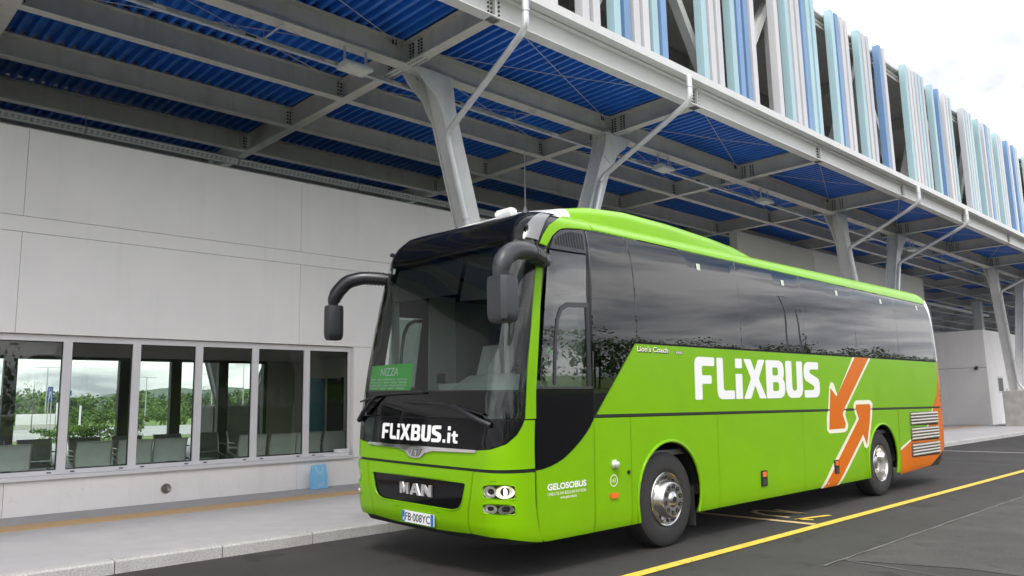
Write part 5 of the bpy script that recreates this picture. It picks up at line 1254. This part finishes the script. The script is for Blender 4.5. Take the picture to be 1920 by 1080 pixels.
MB().box((-.15, 2.75, .5), (.15, 3.2, 3.0)).build('pier', 'carton_white', t); MB().box((-.12, -1.3, 0), (.12, 2.7, .54)).build('plinth', 'concrete', t)
def sapling(x, y, h, label, seed):
    t = thing('young_tree', label, 'tree', (x, y, 0)); r = random.Random(seed); MB().tube([(0, 0, 0), (.1, 0, h * .5), (.05, .05, h)], .05, 6, radii=[.06, .04, .01]).build('trunk', 'bark', t)
    b = MB()
    for _ in range(14): a = r.uniform(0, 6.3); z = h * r.uniform(.55, .95); b.tube([(.05, 0, z), (.05 + math.cos(a) * .5, math.sin(a) * .5, z + .35)], .012, 4)
    leaves(b, (.05, .05, h * .8), .9, .9, h * .22, 160, .07, r); b.build('crown', 'leaf_dark', t, recalc=False)
for x, y, h, l, s in ((-95, 20.9, 5.2, 'thin young tree with sparse leaves in the first window', 1), (-92, 18.4, 4.4, 'thin young tree at the left edge of the first window', 2), (-95, 39.4, 4.9, 'sparse young tree left in the third window', 3), (-96, 47.2, 4.6, 'sparse young tree right in the third window', 4)): sapling(x, y, h, l, s)
for x, y, h, l in ((-98, 26.3, 2.6, 'slim bollard post right of the banner sign'), (-98, 36.2, 2.4, 'white marker post left of the lamp post in the second window'), (-98, 44.6, 2.3, 'white marker post in the right of the third window')):
    t = thing('marker_post', l, 'post', (x, y, 0)); MB().box((-.08, -.08, 0), (.08, .08, h)).build('shaft', 'carton_white', t); MB().box((-.1, -.1, h), (.1, .1, h + .06)).build('cap', 'plastic_grey', t)
def car():
    t = thing('parked_car', 'white car partly hidden behind the concrete base in the fourth window', 'car', (-44, 20.3, 0), rz=R_(4))
    prof = [(-2.0, .35), (-2.05, .75), (-1.9, .95), (-1.2, 1.0), (-.6, 1.42), (.8, 1.45), (1.6, 1.05), (2.05, .95), (2.1, .4)]
    MB().prism(prof, (-.85, 0, 0), (.85, 0, 0), (0, 1, 0), (0, 0, 1)).build('body', 'car_white', t)
    for s in (-1, 1):
        MB().prism([(-1.0, 1.02), (-.55, 1.37), (.75, 1.40), (1.4, 1.06)], (s * .852, 0, 0), (s * .86, 0, 0), (0, 1, 0), (0, 0, 1)).build('side_window', 'gloss_black', t)
        for yy in (-1.3, 1.3): MB().lathe([(-.1, .3), (0, .32), (.02, .3), (.02, .18), (.01, .001)], (s * .8, yy, .32), 'x', 20, sgn=s).build('wheel', 'tyre', t)
        MB().box((s * .5, -2.06, .7), (s * .8, -2.04, .85)).build('tail_lamp', 'lamp_red', t)
    MB().prism([(-.7, 1.02), (.7, 1.02), (.6, 1.36), (-.6, 1.36)], (0, -1.24, 0), (0, -1.25, 0), (1, 0, 0), (0, .0, 1)).build('rear_window', 'gloss_black', t)
car()
t = thing('parked_car', 'dark red car cut by the left edge of the first window', 'car', (-40, 5.6, 0)); MB().prism([(-2.0, .3), (-2.05, .75), (-1.2, .95), (-.6, 1.4), (.8, 1.42), (1.6, 1.0), (2.05, .9), (2.1, .4)], (-.85, 0, 0), (.85, 0, 0), (0, 1, 0), (0, 0, 1)).build('body', 'lamp_red', t)
for s in (-1, 1):
    for yy in (-1.3, 1.3): MB().lathe([(-.1, .3), (0, .32), (.02, .3), (.02, .18), (.01, .001)], (s * .8, yy, .32), 'x', 20, sgn=s).build('wheel', 'tyre', t)
def hills():
    b = MB(); r = random.Random(8); n = 90
    for X, hs, z0 in ((-1500, 1.0, 0), (-1300, .55, 0)):
        top, bot = [], []
        for i in range(n + 1):
            y = -400 + 2000 * i / n; h = 44 + 9 * math.sin(y / 95 + X) + 6 * math.sin(y / 37) + 3 * math.sin(y / 17)
            if 560 < y < 760: h += 12 * math.sin((y - 560) / 200 * math.pi)
            top.append((X, y, max(4, h * hs * .8))); bot.append((X + 140, y, -2))
        a, c = b.pts(bot), b.pts(top); back = b.pts([(x - 200, y, -2) for x, y, z in top])
        for i in range(n): b.face((a[i], a[i + 1], c[i + 1], c[i])); b.face((c[i], c[i + 1], back[i + 1], back[i]))
    struct(b.build('hills', 'hill', smooth=True))
hills()
# --- across the road, seen only as reflections in the coach and the windows
wood('woodland', '', [(62 + r0.uniform(-6, 14), y + r0.uniform(-3, 3), r0.uniform(6.5, 12)) for y in range(-50, 330, 5)], ['leaf_dark', 'leaf'], 21, 520, .38)
lamp_post(18, 56.4, 11.2, 'lamp post across the road, mirrored in the coach windows', 1); lamp_post(20, 62.5, 9.6, 'second lamp post across the road, mirrored in the coach windows', 1)
for x, y, h, s, l in ((30, 84, 8.6, 31, 'slim poplar across the road mirrored in the rear coach window'), (24, 25.0, 8.0, 32, 'slim poplar across the road mirrored in the front coach window')):
    t = thing('poplar_tree', l, 'tree', (x, y, 0)); r = random.Random(s); MB().tube([(0, 0, 0), (0, 0, h)], .1, 6, radii=[.14, .02]).build('trunk', 'bark', t); b = MB(); leaves(b, (0, 0, h * .62), .9, .9, h * .42, 400, .16, r); b.build('crown', 'leaf_dark', t, recalc=False)

wood('woodland', '', [(x + r0.uniform(-3, 3), 330 + r0.uniform(-20, 25), r0.uniform(7, 12)) for x in range(-150, 160, 5)], ['leaf_dark', 'leaf'], 41, 300, .5)
# ================================================================ the air: far hills fade through it
hz = MB().box((-1760, -900, -3), (400, 1900, 62)).build('haze', 'leaf'); hz['kind'] = 'stuff'
hm = bpy.data.materials.new('haze'); hm.use_nodes = True; hn = hm.node_tree; hn.nodes.clear()
ho = hn.nodes.new('ShaderNodeOutputMaterial'); hv = hn.nodes.new('ShaderNodeVolumePrincipled')
hv.inputs['Color'].default_value = (0.80, 0.87, 0.95, 1); hv.inputs['Density'].default_value = 0.00016
hn.links.new(hv.outputs[0], ho.inputs['Volume']); hz.data.materials[0] = hm
